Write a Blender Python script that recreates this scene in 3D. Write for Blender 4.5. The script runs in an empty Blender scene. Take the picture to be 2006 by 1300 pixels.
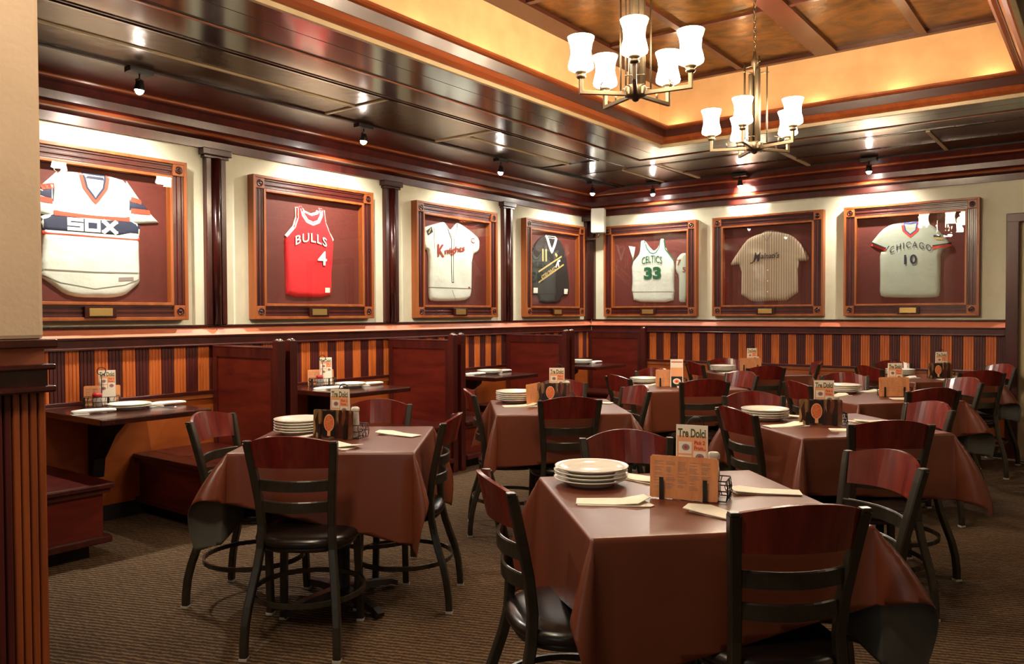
import bpy, bmesh, math, random
from mathutils import Vector, Matrix
from mathutils.geometry import delaunay_2d_cdt
random.seed(7)
C = bpy.context.scene.collection
PI = math.pi
R = math.radians
V = Vector

# ------------------------------------------------------------------ materials
def lin(r, g, b):
    f = lambda c: (c/255/12.92) if c/255 <= 0.04045 else ((c/255+0.055)/1.055)**2.4
    return (f(r), f(g), f(b), 1)

def base_mat(name, col, rough=0.5, metal=0.0, coat=0.0, spec=0.5):
    m = bpy.data.materials.new(name); m.use_nodes = True
    b = m.node_tree.nodes['Principled BSDF']
    b.inputs['Base Color'].default_value = col
    b.inputs['Roughness'].default_value = rough
    b.inputs['Metallic'].default_value = metal
    b.inputs['Coat Weight'].default_value = coat
    b.inputs['Coat Roughness'].default_value = 0.12
    b.inputs['Specular IOR Level'].default_value = spec
    return m

def noisy(name, c1, c2, scale=(4, 4, 4), rough=0.5, metal=0.0, coat=0.0, nscale=3.0, detail=4, bump=0.0, spec=0.5, dist=0.0, ramp=(0.3, 0.7), bscale=None):
    m = base_mat(name, c1, rough, metal, coat, spec)
    nt = m.node_tree; n = nt.nodes; l = nt.links; b = n['Principled BSDF']
    tc = n.new('ShaderNodeTexCoord'); mp = n.new('ShaderNodeMapping')
    mp.inputs['Scale'].default_value = scale
    l.new(tc.outputs['Object'], mp.inputs['Vector'])
    nz = n.new('ShaderNodeTexNoise'); nz.inputs['Scale'].default_value = nscale
    nz.inputs['Detail'].default_value = detail; nz.inputs['Distortion'].default_value = dist
    l.new(mp.outputs[0], nz.inputs['Vector'])
    cr = n.new('ShaderNodeValToRGB')
    cr.color_ramp.elements[0].position = ramp[0]; cr.color_ramp.elements[0].color = c1
    cr.color_ramp.elements[1].position = ramp[1]; cr.color_ramp.elements[1].color = c2
    l.new(nz.outputs['Fac'], cr.inputs['Fac']); l.new(cr.outputs[0], b.inputs['Base Color'])
    if bump:
        bp = n.new('ShaderNodeBump'); bp.inputs['Strength'].default_value = bump; bp.inputs['Distance'].default_value = 0.01
        src = nz
        if bscale:
            src = n.new('ShaderNodeTexNoise'); src.inputs['Scale'].default_value = bscale; src.inputs['Detail'].default_value = 3
            l.new(tc.outputs['Object'], src.inputs['Vector'])
        l.new(src.outputs['Fac'], bp.inputs['Height']); l.new(bp.outputs[0], b.inputs['Normal'])
    return m

M = {}
M['mahog'] = noisy('mahogany', lin(80, 24, 17), lin(54, 14, 11), (1, 1, .12), 0.34, coat=.15, nscale=14, dist=.6)
M['mahog_x'] = noisy('mahogany_panel', lin(104, 30, 19), lin(74, 17, 11), (.35, .35, 1.6), 0.34, coat=.25, nscale=7, dist=1.2)
M['chairwood'] = noisy('chair_wood', lin(128, 40, 30), lin(88, 20, 16), (1, 1, .15), 0.24, coat=.5, nscale=16, dist=.5)
M['darkwood'] = noisy('dark_wood', lin(66, 22, 16), lin(44, 13, 10), (1, 1, .12), 0.26, coat=.3, nscale=14, dist=.4)
M['soffit'] = noisy('soffit_wood', lin(46, 22, 17), lin(30, 14, 11), (.12, .12, 1), 0.17, coat=.5, nscale=12, dist=.3)
M['orange'] = noisy('amber_wood', lin(160, 88, 40), lin(132, 66, 26), (1, 1, .1), 0.38, nscale=16, dist=.4)
M['orange_y'] = noisy('amber_trim', lin(148, 76, 36), lin(118, 54, 24), (1, .1, 1), 0.32, coat=.3, nscale=16, dist=.4)
M['stripe_o'] = noisy('amber_slat', lin(204, 108, 46), lin(168, 80, 28), (1, 1, .08), 0.42, nscale=30, dist=.3)
M['stripe_o_shaded'] = noisy('amber_slat_shaded', lin(158, 80, 36), lin(112, 52, 22), (1, 1, .08), 0.42, nscale=22, dist=.3)  # slat wood darkened in colour, as the near column gets less light
M['stripe_d'] = noisy('wine_slat', lin(84, 27, 22), lin(62, 18, 15), (1, 1, .08), 0.42, nscale=30, dist=.3)
M['pink'] = noisy('salmon_band', lin(220, 132, 98), lin(212, 122, 90), (1, 1, 1), 0.42, nscale=5)
M['ply'] = noisy('amber_plywood', lin(182, 94, 36), lin(150, 70, 24), (.5, .5, 1.2), 0.4, nscale=5, dist=1)
M['cream'] = noisy('cream_plaster', lin(224, 222, 198), lin(217, 214, 188), (1, 1, 1), 0.75, nscale=9, bump=.06, bscale=120)
M['tanwall'] = noisy('tan_plaster', lin(206, 182, 154), lin(196, 172, 144), (1, 1, 1), 0.8, nscale=4, bump=.1, bscale=60)
M['cove'] = noisy('cove_plaster', lin(208, 168, 120), lin(196, 156, 108), (1, 1, 1), 0.8, nscale=6, bump=.06, bscale=90)
M['tantrim'] = noisy('tan_trim', lin(176, 156, 118), lin(164, 144, 108), (1, 1, 1), 0.35, nscale=6)
M['tin'] = noisy('bronze_panel', lin(92, 66, 42), lin(70, 48, 30), (1, 1, 1), 0.27, metal=.75, nscale=5, bump=.25, bscale=14)
M['gold'] = noisy('gold_leaf_panel', lin(128, 86, 20), lin(58, 35, 6), (1, 1, 1), 0.32, metal=.8, nscale=3.2, dist=1.6, bump=.6, bscale=9)
M['traywood'] = noisy('tray_wood', lin(66, 29, 18), lin(50, 21, 13), (.2, .2, 1), 0.34, coat=.1, nscale=12)
M['black'] = base_mat('black_metal', lin(40, 36, 32), 0.38, 0.5)
M['blackp'] = base_mat('black_plastic', lin(26, 24, 23), 0.4)
M['dark'] = base_mat('dark_base', lin(22, 16, 14), 0.6)
M['chairmetal'] = noisy('chair_metal', lin(62, 57, 46), lin(52, 47, 38), (1, 1, 1), 0.28, metal=.35, nscale=20, spec=.6)
M['vinyl'] = noisy('black_vinyl', lin(30, 22, 19), lin(24, 18, 16), (1, 1, 1), 0.26, nscale=30, bump=.05, spec=.6)
M['glide'] = base_mat('nylon_glide', lin(190, 184, 172), 0.5)
M['nickel'] = base_mat('aged_nickel', lin(98, 84, 66), 0.42, 0.85)
M['brass'] = base_mat('brass_plate', lin(206, 176, 108), 0.3, 0.85)
M['white'] = base_mat('white_ceramic', lin(244, 240, 228), 0.15, 0, .3)
M['paper'] = noisy('napkin_paper', lin(250, 243, 226), lin(244, 236, 216), (1, 1, 1), 0.85, nscale=30)
M['whitepaper'] = noisy('white_napkin', lin(248, 246, 240), lin(240, 238, 230), (1, 1, 1), 0.8, nscale=30)
M['card'] = base_mat('card_stock', lin(252, 240, 220), 0.45)
M['cardorange'] = base_mat('card_orange', lin(244, 176, 128), 0.45)
M['cardred'] = base_mat('card_red', lin(214, 56, 34), 0.45)
M['cardgreen'] = base_mat('card_green', lin(92, 92, 40), 0.45)
M['cardgrey'] = base_mat('card_grey', lin(150, 136, 132), 0.45)
M['pizza'] = noisy('pizza_topping', lin(206, 66, 36), lin(228, 150, 90), (1, 1, 1), .45, nscale=140)
M['red'] = base_mat('red_lid', lin(172, 34, 40), 0.35)
M['menuback'] = noisy('menu_back', lin(232, 160, 104), lin(214, 138, 84), (1, 1, .25), 0.4, nscale=60, detail=3)
M['plaster_white'] = base_mat('speaker_white', lin(206, 204, 188), 0.5)
M['steel'] = base_mat('steel', lin(200, 198, 192), 0.2, 1.0)
M['door'] = noisy('door_cream', lin(206, 186, 148), lin(198, 176, 138), (1, 1, .2), 0.5, nscale=8)
M['back'] = noisy('wine_backing', lin(98, 34, 22), lin(84, 28, 18), (1, 1, 1), 0.7, nscale=40)
M['jw'] = noisy('white_cloth', lin(214, 219, 208), lin(204, 210, 196), (1, 1, .7), 0.85, nscale=7, bump=1.0, bscale=8)
M['jgrey'] = noisy('grey_cloth', lin(176, 184, 168), lin(166, 174, 156), (1, 1, 1), 0.85, nscale=7, bump=.35, bscale=10)
M['jred'] = noisy('red_mesh_cloth', lin(222, 34, 40), lin(208, 26, 36), (1, 1, 1), 0.8, nscale=7, bump=.35, bscale=9)
M['jblack'] = noisy('black_cloth', lin(22, 20, 18), lin(17, 15, 14), (1, 1, 1), 0.8, nscale=7, bump=.4, bscale=9)
M['navy'] = base_mat('navy_print', lin(34, 40, 62), 0.75)
M['blue'] = base_mat('blue_trim', lin(60, 66, 140), 0.75)
M['redprint'] = base_mat('red_print', lin(222, 66, 44), 0.75)
M['maroon'] = base_mat('maroon_print', lin(142, 50, 34), 0.75)
M['green'] = base_mat('green_print', lin(20, 92, 54), 0.75)
M['paleprint'] = base_mat('pale_print', lin(240, 236, 216), 0.75)
M['goldprint'] = base_mat('gold_print', lin(196, 168, 96), 0.7)
M['blackprint'] = base_mat('black_print', lin(28, 28, 30), 0.75)
M['shadowline'] = base_mat('seam_shade', lin(120, 116, 100), 0.85)  # shade along hems, seams and folds, drawn as grey lines

def pinstripe():
    m = base_mat('pinstripe_cloth', lin(178, 158, 130), 0.85); nt = m.node_tree; n = nt.nodes; l = nt.links; b = n['Principled BSDF']
    tc = n.new('ShaderNodeTexCoord'); sx = n.new('ShaderNodeSeparateXYZ'); l.new(tc.outputs['Object'], sx.inputs[0])
    a = n.new('ShaderNodeMath'); a.operation = 'MULTIPLY'; a.inputs[1].default_value = 1/0.026; l.new(sx.outputs['X'], a.inputs[0])
    f = n.new('ShaderNodeMath'); f.operation = 'FRACT'; l.new(a.outputs[0], f.inputs[0])
    g = n.new('ShaderNodeMath'); g.operation = 'LESS_THAN'; g.inputs[1].default_value = .2; l.new(f.outputs[0], g.inputs[0])
    mx = n.new('ShaderNodeMix'); mx.data_type = 'RGBA'; mx.inputs['A'].default_value = lin(182, 162, 134); mx.inputs['B'].default_value = lin(104, 84, 78)
    l.new(g.outputs[0], mx.inputs['Factor']); l.new(mx.outputs['Result'], b.inputs['Base Color'])
    nz = n.new('ShaderNodeTexNoise'); nz.inputs['Scale'].default_value = 12; l.new(tc.outputs['Object'], nz.inputs['Vector'])
    bp = n.new('ShaderNodeBump'); bp.inputs['Strength'].default_value = .5; bp.inputs['Distance'].default_value = .01
    l.new(nz.outputs['Fac'], bp.inputs['Height']); l.new(bp.outputs[0], b.inputs['Normal'])
    return m
M['pin'] = pinstripe()

def carpet():
    m = base_mat('carpet', lin(86, 64, 46), 0.95, spec=.15); nt = m.node_tree; n = nt.nodes; l = nt.links; b = n['Principled BSDF']
    tc = n.new('ShaderNodeTexCoord'); mp = n.new('ShaderNodeMapping'); mp.inputs['Rotation'].default_value = (0, 0, R(-22)); l.new(tc.outputs['Object'], mp.inputs['Vector'])
    w = n.new('ShaderNodeTexWave'); w.bands_direction = 'Y'; w.inputs['Scale'].default_value = 12; w.inputs['Distortion'].default_value = 3.2; w.inputs['Detail'].default_value = 3; w.inputs['Detail Scale'].default_value = 3
    l.new(mp.outputs[0], w.inputs['Vector'])
    w2 = n.new('ShaderNodeTexWave'); w2.bands_direction = 'X'; w2.inputs['Scale'].default_value = 17; w2.inputs['Distortion'].default_value = 3; w2.inputs['Detail'].default_value = 2
    l.new(mp.outputs[0], w2.inputs['Vector'])
    nz = n.new('ShaderNodeTexNoise'); nz.inputs['Scale'].default_value = 1.6; nz.inputs['Detail'].default_value = 3; l.new(tc.outputs['Object'], nz.inputs['Vector'])
    nf = n.new('ShaderNodeTexNoise'); nf.inputs['Scale'].default_value = 160; nf.inputs['Detail'].default_value = 2; l.new(tc.outputs['Object'], nf.inputs['Vector'])
    a = n.new('ShaderNodeMath'); a.operation = 'MULTIPLY_ADD'; a.inputs[1].default_value = .12; l.new(w2.outputs['Fac'], a.inputs[0]); l.new(w.outputs['Fac'], a.inputs[2])
    a2 = n.new('ShaderNodeMath'); a2.operation = 'MULTIPLY_ADD'; a2.inputs[1].default_value = .8; l.new(nf.outputs['Fac'], a2.inputs[0]); l.new(a.outputs[0], a2.inputs[2])
    a3 = n.new('ShaderNodeMath'); a3.operation = 'MULTIPLY_ADD'; a3.inputs[1].default_value = .4; l.new(nz.outputs['Fac'], a3.inputs[0]); l.new(a2.outputs[0], a3.inputs[2])
    cr = n.new('ShaderNodeValToRGB'); e = cr.color_ramp.elements
    e[0].position = .25; e[0].color = lin(50, 38, 28); e[1].position = 1.0; e[1].color = lin(128, 106, 78)
    k = e.new(.62); k.color = lin(80, 60, 44)
    sc = n.new('ShaderNodeMath'); sc.operation = 'MULTIPLY'; sc.inputs[1].default_value = .53; l.new(a3.outputs[0], sc.inputs[0])
    l.new(sc.outputs[0], cr.inputs['Fac']); l.new(cr.outputs[0], b.inputs['Base Color'])
    bp = n.new('ShaderNodeBump'); bp.inputs['Strength'].default_value = .6; bp.inputs['Distance'].default_value = .006
    l.new(a3.outputs[0], bp.inputs['Height']); l.new(bp.outputs[0], b.inputs['Normal'])
    return m
M['carpet'] = carpet()

M['cloth'] = noisy('brown_vinyl_cloth', lin(116, 58, 36), lin(104, 50, 30), (1, 1, 1), 0.38, nscale=3, bump=.14, bscale=8, spec=.55, coat=.22)
M['cloth'].node_tree.nodes['Principled BSDF'].inputs['Coat Roughness'].default_value = .30
M['clothback'] = noisy('grey_cloth_backing', lin(96, 94, 84), lin(88, 86, 76), (1, 1, 1), 0.8, nscale=8)

def collage():
    m = base_mat('menu_collage', lin(80, 50, 30), .4); nt = m.node_tree; n = nt.nodes; l = nt.links; b = n['Principled BSDF']
    tc = n.new('ShaderNodeTexCoord'); mp = n.new('ShaderNodeMapping'); mp.inputs['Scale'].default_value = (60, 60, 14); l.new(tc.outputs['Object'], mp.inputs['Vector'])
    v = n.new('ShaderNodeTexVoronoi'); v.inputs['Scale'].default_value = 1.0; l.new(mp.outputs[0], v.inputs['Vector'])
    hs = n.new('ShaderNodeSeparateColor'); l.new(v.outputs['Color'], hs.inputs[0])
    cr = n.new('ShaderNodeValToRGB'); e = cr.color_ramp.elements; e[0].color = lin(54, 24, 16); e[1].color = lin(168, 132, 78); e[0].position = .2; e[1].position = .95
    k = e.new(.5); k.color = lin(104, 50, 30); k = e.new(.75); k.color = lin(122, 96, 62)
    l.new(hs.outputs[0], cr.inputs['Fac']); l.new(cr.outputs[0], b.inputs['Base Color'])
    return m
M['collage'] = collage()

def glass():
    m = bpy.data.materials.new('display_glass'); m.use_nodes = True; nt = m.node_tree; n = nt.nodes; l = nt.links
    n.remove(n['Principled BSDF']); out = n['Material Output']
    t = n.new('ShaderNodeBsdfTransparent'); g = n.new('ShaderNodeBsdfGlossy'); g.inputs['Roughness'].default_value = .01
    f = n.new('ShaderNodeFresnel'); gm = n.new('ShaderNodeNewGeometry')
    mr = n.new('ShaderNodeMapRange'); mr.inputs['To Min'].default_value = 1.5; mr.inputs['To Max'].default_value = 1/1.5
    l.new(gm.outputs['Backfacing'], mr.inputs['Value']); l.new(mr.outputs[0], f.inputs['IOR'])      # a thin pane reflects the same from both sides
    k = n.new('ShaderNodeMath'); k.operation = 'MULTIPLY'; k.inputs[1].default_value = 1.15; l.new(f.outputs[0], k.inputs[0])
    mx = n.new('ShaderNodeMixShader'); l.new(k.outputs[0], mx.inputs[0]); l.new(t.outputs[0], mx.inputs[1]); l.new(g.outputs[0], mx.inputs[2])
    l.new(mx.outputs[0], out.inputs['Surface']); return m
M['glass'] = glass()

def emit(name, col, s, basecol=(1, 1, 1, 1)):
    m = base_mat(name, basecol, .4); b = m.node_tree.nodes['Principled BSDF']
    b.inputs['Emission Color'].default_value = col; b.inputs['Emission Strength'].default_value = s; return m
WARM = (1.0, .74, .46); HAL = (1.0, .93, .80)
M['shade'] = emit('opal_glass_lit', (1.0, .80, .56, 1), 46)
M['bulb'] = emit('halogen_bulb', (1, .93, .84, 1), 110)
M['covebulb'] = emit('cove_bulb', (1, .7, .4, 1), 10)

# ------------------------------------------------------------------ mesh builder
class MB:
    def __init__(s): s.bm = bmesh.new(); s.mats = []; s.smooth = False
    def mi(s, m):
        if m not in s.mats: s.mats.append(m)
        return s.mats.index(m)
    def faces(s, vs, fs, m, sm=False):
        b = [s.bm.verts.new(v) for v in vs]; i = s.mi(m)
        for f in fs:
            try:
                q = s.bm.faces.new([b[k] for k in f]); q.material_index = i; q.smooth = sm
            except ValueError: pass
        return b
    def box(s, x0, x1, y0, y1, z0, z1, m, bev=0.0, mat=None):
        if bev > 0:
            t = bmesh.new(); bmesh.ops.create_cube(t, size=1)
            for v in t.verts: v.co = V((x0+(v.co.x+.5)*(x1-x0), y0+(v.co.y+.5)*(y1-y0), z0+(v.co.z+.5)*(z1-z0)))
            bmesh.ops.bevel(t, geom=t.edges[:], offset=bev, segments=2, affect='EDGES', profile=.6)
            t.verts.index_update()
            vs = [(mat @ v.co) if mat else v.co.copy() for v in t.verts]; fs = [[v.index for v in f.verts] for f in t.faces]
            t.free(); s.faces(vs, fs, m); return s
        vs = [V(p) for p in ((x0,y0,z0),(x1,y0,z0),(x1,y1,z0),(x0,y1,z0),(x0,y0,z1),(x1,y0,z1),(x1,y1,z1),(x0,y1,z1))]
        if mat: vs = [mat @ v for v in vs]
        s.faces(vs, [(0,3,2,1),(4,5,6,7),(0,1,5,4),(1,2,6,5),(2,3,7,6),(3,0,4,7)], m); return s
    def sweep(s, path, prof, m, closed=False, up=V((0, 0, 1)), sm=False, caps=True, scale=None):
        P = [V(p) for p in path]; n = len(P); rings = []
        for i, p in enumerate(P):
            a = P[i-1] if (i > 0 or closed) else P[0]; b = P[(i+1) % n] if (i < n-1 or closed) else P[-1]
            t = (b-a).normalized(); x = t.cross(up)
            if x.length < 1e-4: x = t.cross(V((0, 1, 0)))
            x.normalize(); y = x.cross(t).normalized(); k = scale[i] if scale else 1
            rings.append([p + x*q[0]*k + y*q[1]*k for q in prof])
        L = len(prof); vs = [v for r in rings for v in r]; fs = []
        for i in range(n if closed else n-1):
            j = (i+1) % n
            for k in range(L): fs.append((i*L+k, i*L+(k+1) % L, j*L+(k+1) % L, j*L+k))
        if not closed and caps: fs += [tuple(range(L))[::-1], tuple((n-1)*L+k for k in range(L))]
        s.faces(vs, fs, m, sm); return s
    def tube(s, path, r, m, seg=8, closed=False, up=V((0, 0, 1))):
        return s.sweep(path, [(r*math.cos(2*PI*k/seg), r*math.sin(2*PI*k/seg)) for k in range(seg)], m, closed, up, True)
    def lathe(s, prof, m, c=(0, 0, 0), seg=32, sm=True, sx=1, sy=1):
        vs = []; fs = []; n = len(prof)
        for r, z in prof:
            for k in range(seg): a = 2*PI*k/seg; vs.append(V((c[0]+r*math.cos(a)*sx, c[1]+r*math.sin(a)*sy, c[2]+z)))
        for i in range(n-1):
            for k in range(seg): fs.append((i*seg+k, i*seg+(k+1) % seg, (i+1)*seg+(k+1) % seg, (i+1)*seg+k))
        if prof[0][0] > 1e-4: fs.append(tuple(range(seg))[::-1])
        if prof[-1][0] > 1e-4: fs.append(tuple((n-1)*seg+k for k in range(seg)))
        s.faces(vs, fs, m, sm); return s
    def prism(s, poly, z0, z1, m, mat=None):
        n = len(poly); vs = [V((x, y, z0)) for x, y in poly] + [V((x, y, z1)) for x, y in poly]
        if mat: vs = [mat @ v for v in vs]
        fs = [tuple(range(n))[::-1], tuple(range(n, 2*n))] + [(k, (k+1) % n, n+(k+1) % n, n+k) for k in range(n)]
        s.faces(vs, fs, m); return s
    def build(s, name, parent=None, loc=None, rot=None, weld=True):
        if weld: bmesh.ops.remove_doubles(s.bm, verts=s.bm.verts, dist=1e-6)
        bmesh.ops.recalc_face_normals(s.bm, faces=s.bm.faces)
        me = bpy.data.meshes.new(name); s.bm.to_mesh(me); s.bm.free()
        for m in s.mats: me.materials.append(M[m])
        o = bpy.data.objects.new(name, me); C.objects.link(o)
        if parent: o.parent = parent
        if loc: o.location = loc
        if rot: o.rotation_euler = rot
        return o

def tag(o, label=None, cat=None, group=None, kind=None):
    if label: o['label'] = label
    if cat: o['category'] = cat
    if group: o['group'] = group
    if kind: o['kind'] = kind
    return o
def thing(name, label, cat, loc=(0, 0, 0), rz=0, group=None):
    o = bpy.data.objects.new(name, None); C.objects.link(o); o.location = loc; o.rotation_euler = (0, 0, rz)
    o.empty_display_size = .1
    return tag(o, label, cat, group)
def kids(o): return [c for c in bpy.data.objects if c.parent == o]
TREE = {}
def tree(o): return [(c, tree(c)) for c in kids(o)]
def copy_tree(src, label, loc, rz=None, group=None, rot=None):
    if src.name not in TREE: TREE[src.name] = tree(src)
    r = src.copy(); C.objects.link(r); r.location = loc; r['label'] = label
    if rz is not None: r.rotation_euler = (0, 0, rz)
    if rot is not None: r.rotation_euler = rot
    if group: r['group'] = group
    def rec(par, items):
        for c, sub in items:
            d = c.copy(); C.objects.link(d); d.parent = par; rec(d, sub)
    rec(r, TREE[src.name]); return r
trim_no = [0]
def struct(mb, name=None):
    if name is None: trim_no[0] += 1; name = 'trim_%d' % trim_no[0]
    return tag(mb.build(name), kind='structure')

# ------------------------------------------------------------------ room shell
XR, YF = 9.0, -13.0
mb = MB(); mb.box(0, XR, YF, 0, -.05, 0, 'carpet'); struct(mb, 'floor')
mb = MB(); mb.box(-.12, 0, YF, .12, 0, 3.0, 'cream'); struct(mb, 'wall_left')
mb = MB(); mb.box(0, 4.54, 0, .12, 0, 3.0, 'cream'); mb.box(4.54, 5.46, 0, .12, 2.16, 3.0, 'cream'); mb.box(5.46, XR, 0, .12, 0, 3.0, 'cream'); struct(mb, 'wall_back')
mb = MB(); mb.box(XR, XR+.12, YF, .12, 0, 3.0, 'tanwall'); struct(mb, 'wall_right')
mb = MB(); mb.box(-.12, XR+.12, YF-.12, YF, 0, 3.0, 'tanwall'); struct(mb, 'wall_front')

ZC = 2.83
TRX0, TRX1, TRY0, TRY1 = 1.93, 4.85, -1.93, -8.67       # cove wall rectangle
mb = MB()
for a in ((0, TRX0+.03, YF, 0), (TRX1-.03, XR, YF, 0), (TRX0+.03, TRX1-.03, TRY0-.03, 0), (TRX0+.03, TRX1-.03, YF, TRY1+.03)):
    mb.box(*a, ZC, ZC+.05, 'soffit')
# upper lid of the tray
mb.box(TRX0, TRX1, TRY1, TRY0, 3.40, 3.46, 'gold')
struct(mb, 'ceiling')
# cove walls
mb = MB()
mb.box(TRX0-.05, TRX0, TRY1-.05, TRY0+.05, 2.88, 3.46, 'cove'); mb.box(TRX1, TRX1+.05, TRY1-.05, TRY0+.05, 2.88, 3.46, 'cove')
mb.box(TRX0, TRX1, TRY0, TRY0+.05, 2.88, 3.46, 'cove'); mb.box(TRX0, TRX1, TRY1-.05, TRY1, 2.88, 3.46, 'cove')
struct(mb)

def lmold(mb, prof, mats, closed=False):
    """profile of (distance from wall, z) mitred along the left then the back wall"""
    n = len(prof)
    st = [lambda d: (d, YF), lambda d: (d, -d), lambda d: (XR, -d)]
    vs = [V((*f(d), z)) for f in st for d, z in prof]
    for k in range(n if closed else n-1):
        for i in range(2):
            a, b = i*n+k, i*n+(k+1) % n; c, d_ = a+n, b+n
            mb.faces([vs[a], vs[b], vs[d_], vs[c]], [(0, 1, 2, 3)], mats[k])
def rmold(mb, prof, mats):
    """profile of (offset d, z) mitred round the tray rectangle"""
    f = [lambda d: (d, -d), lambda d: (6.78-d, -d), lambda d: (6.78-d, -10.6+d), lambda d: (d, -10.6+d)]
    for k in range(len(prof)-1):
        for i in range(4):
            g, h = f[i], f[(i+1) % 4]; (d0, z0), (d1, z1) = prof[k], prof[k+1]
            mb.faces([V((*g(d0), z0)), V((*g(d1), z1)), V((*h(d1), z1)), V((*h(d0), z0))], [(0, 1, 2, 3)], mats[k])

# crown moulding on the walls
mb = MB()
lmold(mb, [(0, 2.522), (.025, 2.522), (.03, 2.58), (.10, 2.592), (.118, 2.597), (.122, 2.607), (.118, 2.617)], ['mahog', 'mahog', 'mahog', 'orange_y', 'orange_y', 'orange_y'])
lmold(mb, [(.118, 2.617), (.105, 2.64), (.108, 2.69), (.135, 2.735), (.165, 2.748)], ['mahog', 'mahog', 'mahog', 'mahog'])
lmold(mb, [(.165, 2.748), (.18, 2.752), (.183, 2.762), (.178, 2.77)], ['orange_y']*3)
struct(mb)
mb = MB()   # sloped board between crown and soffit (left side is deeper)
mb.faces([V((.178, YF, 2.77)), V((.50, YF, 2.815)), V((.50, -.21, 2.815)), V((.178, -.178, 2.77))], [(0, 1, 2, 3)], 'mahog')
mb.faces([V((.50, YF, 2.815)), V((.53, YF, 2.815)), V((.53, -.21, 2.815)), V((.50, -.21, 2.815))], [(0, 1, 2, 3)], 'dark')
mb.faces([V((.53, YF, 2.815)), V((.53, YF, 2.83)), V((.53, -.21, 2.83)), V((.53, -.21, 2.815))], [(0, 1, 2, 3)], 'dark')
mb.faces([V((.178, -.178, 2.77)), V((.50, -.21, 2.815)), V((XR, -.21, 2.815)), V((XR, -.178, 2.77))], [(0, 1, 2, 3)], 'mahog')
mb.faces([V((.5, -.21, 2.815)), V((.5, -.21, 2.83)), V((XR, -.21, 2.83)), V((XR, -.21, 2.815))], [(0, 1, 2, 3)], 'dark')
struct(mb)

# flat soffit boards, beads and tan edge
mb = MB()
def ring(d0, d1, z0, z1, m):
    rmold(mb, [(d0, ZC), (d0, z0), (d1, z1), (d1, ZC)], [m]*3)
ring(1.21, 1.225, 2.822, 2.822, 'darkwood')
ring(1.50, 1.515, 2.818, 2.818, 'orange_y')
ring(1.515, 1.53, 2.824, 2.824, 'dark')
ring(1.755, 1.765, 2.823, 2.823, 'dark')
struct(mb)
mb = MB()
ring(1.20, 1.75, 2.827, 2.827, 'soffit')
struct(mb)
mb = MB()
rmold(mb, [(1.765, 2.83), (1.765, 2.822), (1.945, 2.822)], ['soffit']*2)
rmold(mb, [(1.945, 2.822), (1.947, 2.815), (1.972, 2.815), (1.975, 2.84)], ['tantrim']*3)
rmold(mb, [(1.975, 2.84), (1.99, 2.843), (2.015, 2.862), (2.03, 2.882), (2.035, 2.888)], ['orange_y']*4)
rmold(mb, [(2.035, 2.888), (2.04, 2.888), (2.062, 2.945)], ['traywood']*2)
rmold(mb, [(2.062, 2.945), (2.085, 2.948), (2.10, 2.956), (2.10, 2.97), (2.075, 2.97), (2.06, 2.962)], ['orange_y']*5)
rmold(mb, [(2.06, 2.962), (2.02, 2.90), (1.90, 2.90)], ['cove']*2)
struct(mb)

# bronze panels in the soffit
mb = MB()
pl = []
def tin(x0, x1, y0, y1):
    mb.box(x0, x1, y0, y1, 2.826, 2.8295, 'tin')
def strip(x0, x1, y0, y1, m='tantrim'):
    mb.box(x0, x1, y0, y1, 2.816, 2.8295, m)
ys = [-12.6+i*1.19 for i in range(8)]   # ... -4.6 first seam kept exact below
seams = [-12.9, -11.7, -10.5, -9.34, -8.16, -6.98, -4.59, -3.39, -1.78]
for i in range(len(seams)-1):
    tin(.54, 1.19, seams[i]+.012, seams[i+1]-.012)
    strip(.54, 1.19, seams[i+1]-.014, seams[i+1]+.014, 'tantrim' if i < 7 else 'soffit')
    if i != 6: strip(.855, .873, seams[i]+.014, seams[i+1]-.014)
strip(.53, .545, YF, -1.76, 'soffit'); strip(1.185, 1.2, YF, -1.76, 'soffit')
bs = [1.56, 2.745, 3.985, 5.2, 6.4, 7.6, 8.8]
for i in range(len(bs)-1):
    tin(bs[i]+.012, bs[i+1]-.012, -1.17, -.23)
    strip(bs[i]-.016, bs[i]+.016, -1.17, -.23)
    strip(bs[i]+.016, bs[i+1]-.016, -.68, -.662, 'darkwood')
tin(.62, 1.5, -1.17, -.23); strip(.60, .62, -1.17, -.23, 'soffit'); strip(1.12, 1.14, -1.17, -.23)
struct(mb)

# boards on the tray ceiling
mb = MB(); ZT = 3.40
def tb(x0, x1, y0, y1, dz=.03): mb.box(x0, x1, y0, y1, ZT-dz, ZT-.0005, 'traywood')
tb(TRX0, 2.11, TRY1, TRY0); tb(4.67, TRX1, TRY1, TRY0); tb(2.11, 4.67, TRY0-.05, TRY0); tb(2.11, 4.67, TRY1, TRY1+.05)
tb(3.31, 3.475, TRY1+.05, TRY0-.05); tb(2.675, 2.725, TRY1+.05, TRY0-.05, .026); tb(4.045, 4.11, TRY1+.05, TRY0-.05, .026)
for y in (-3.1, -4.2, -5.3, -6.4, -7.5): tb(2.11, 4.67, y-.022, y+.022, .022)
struct(mb)

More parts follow.
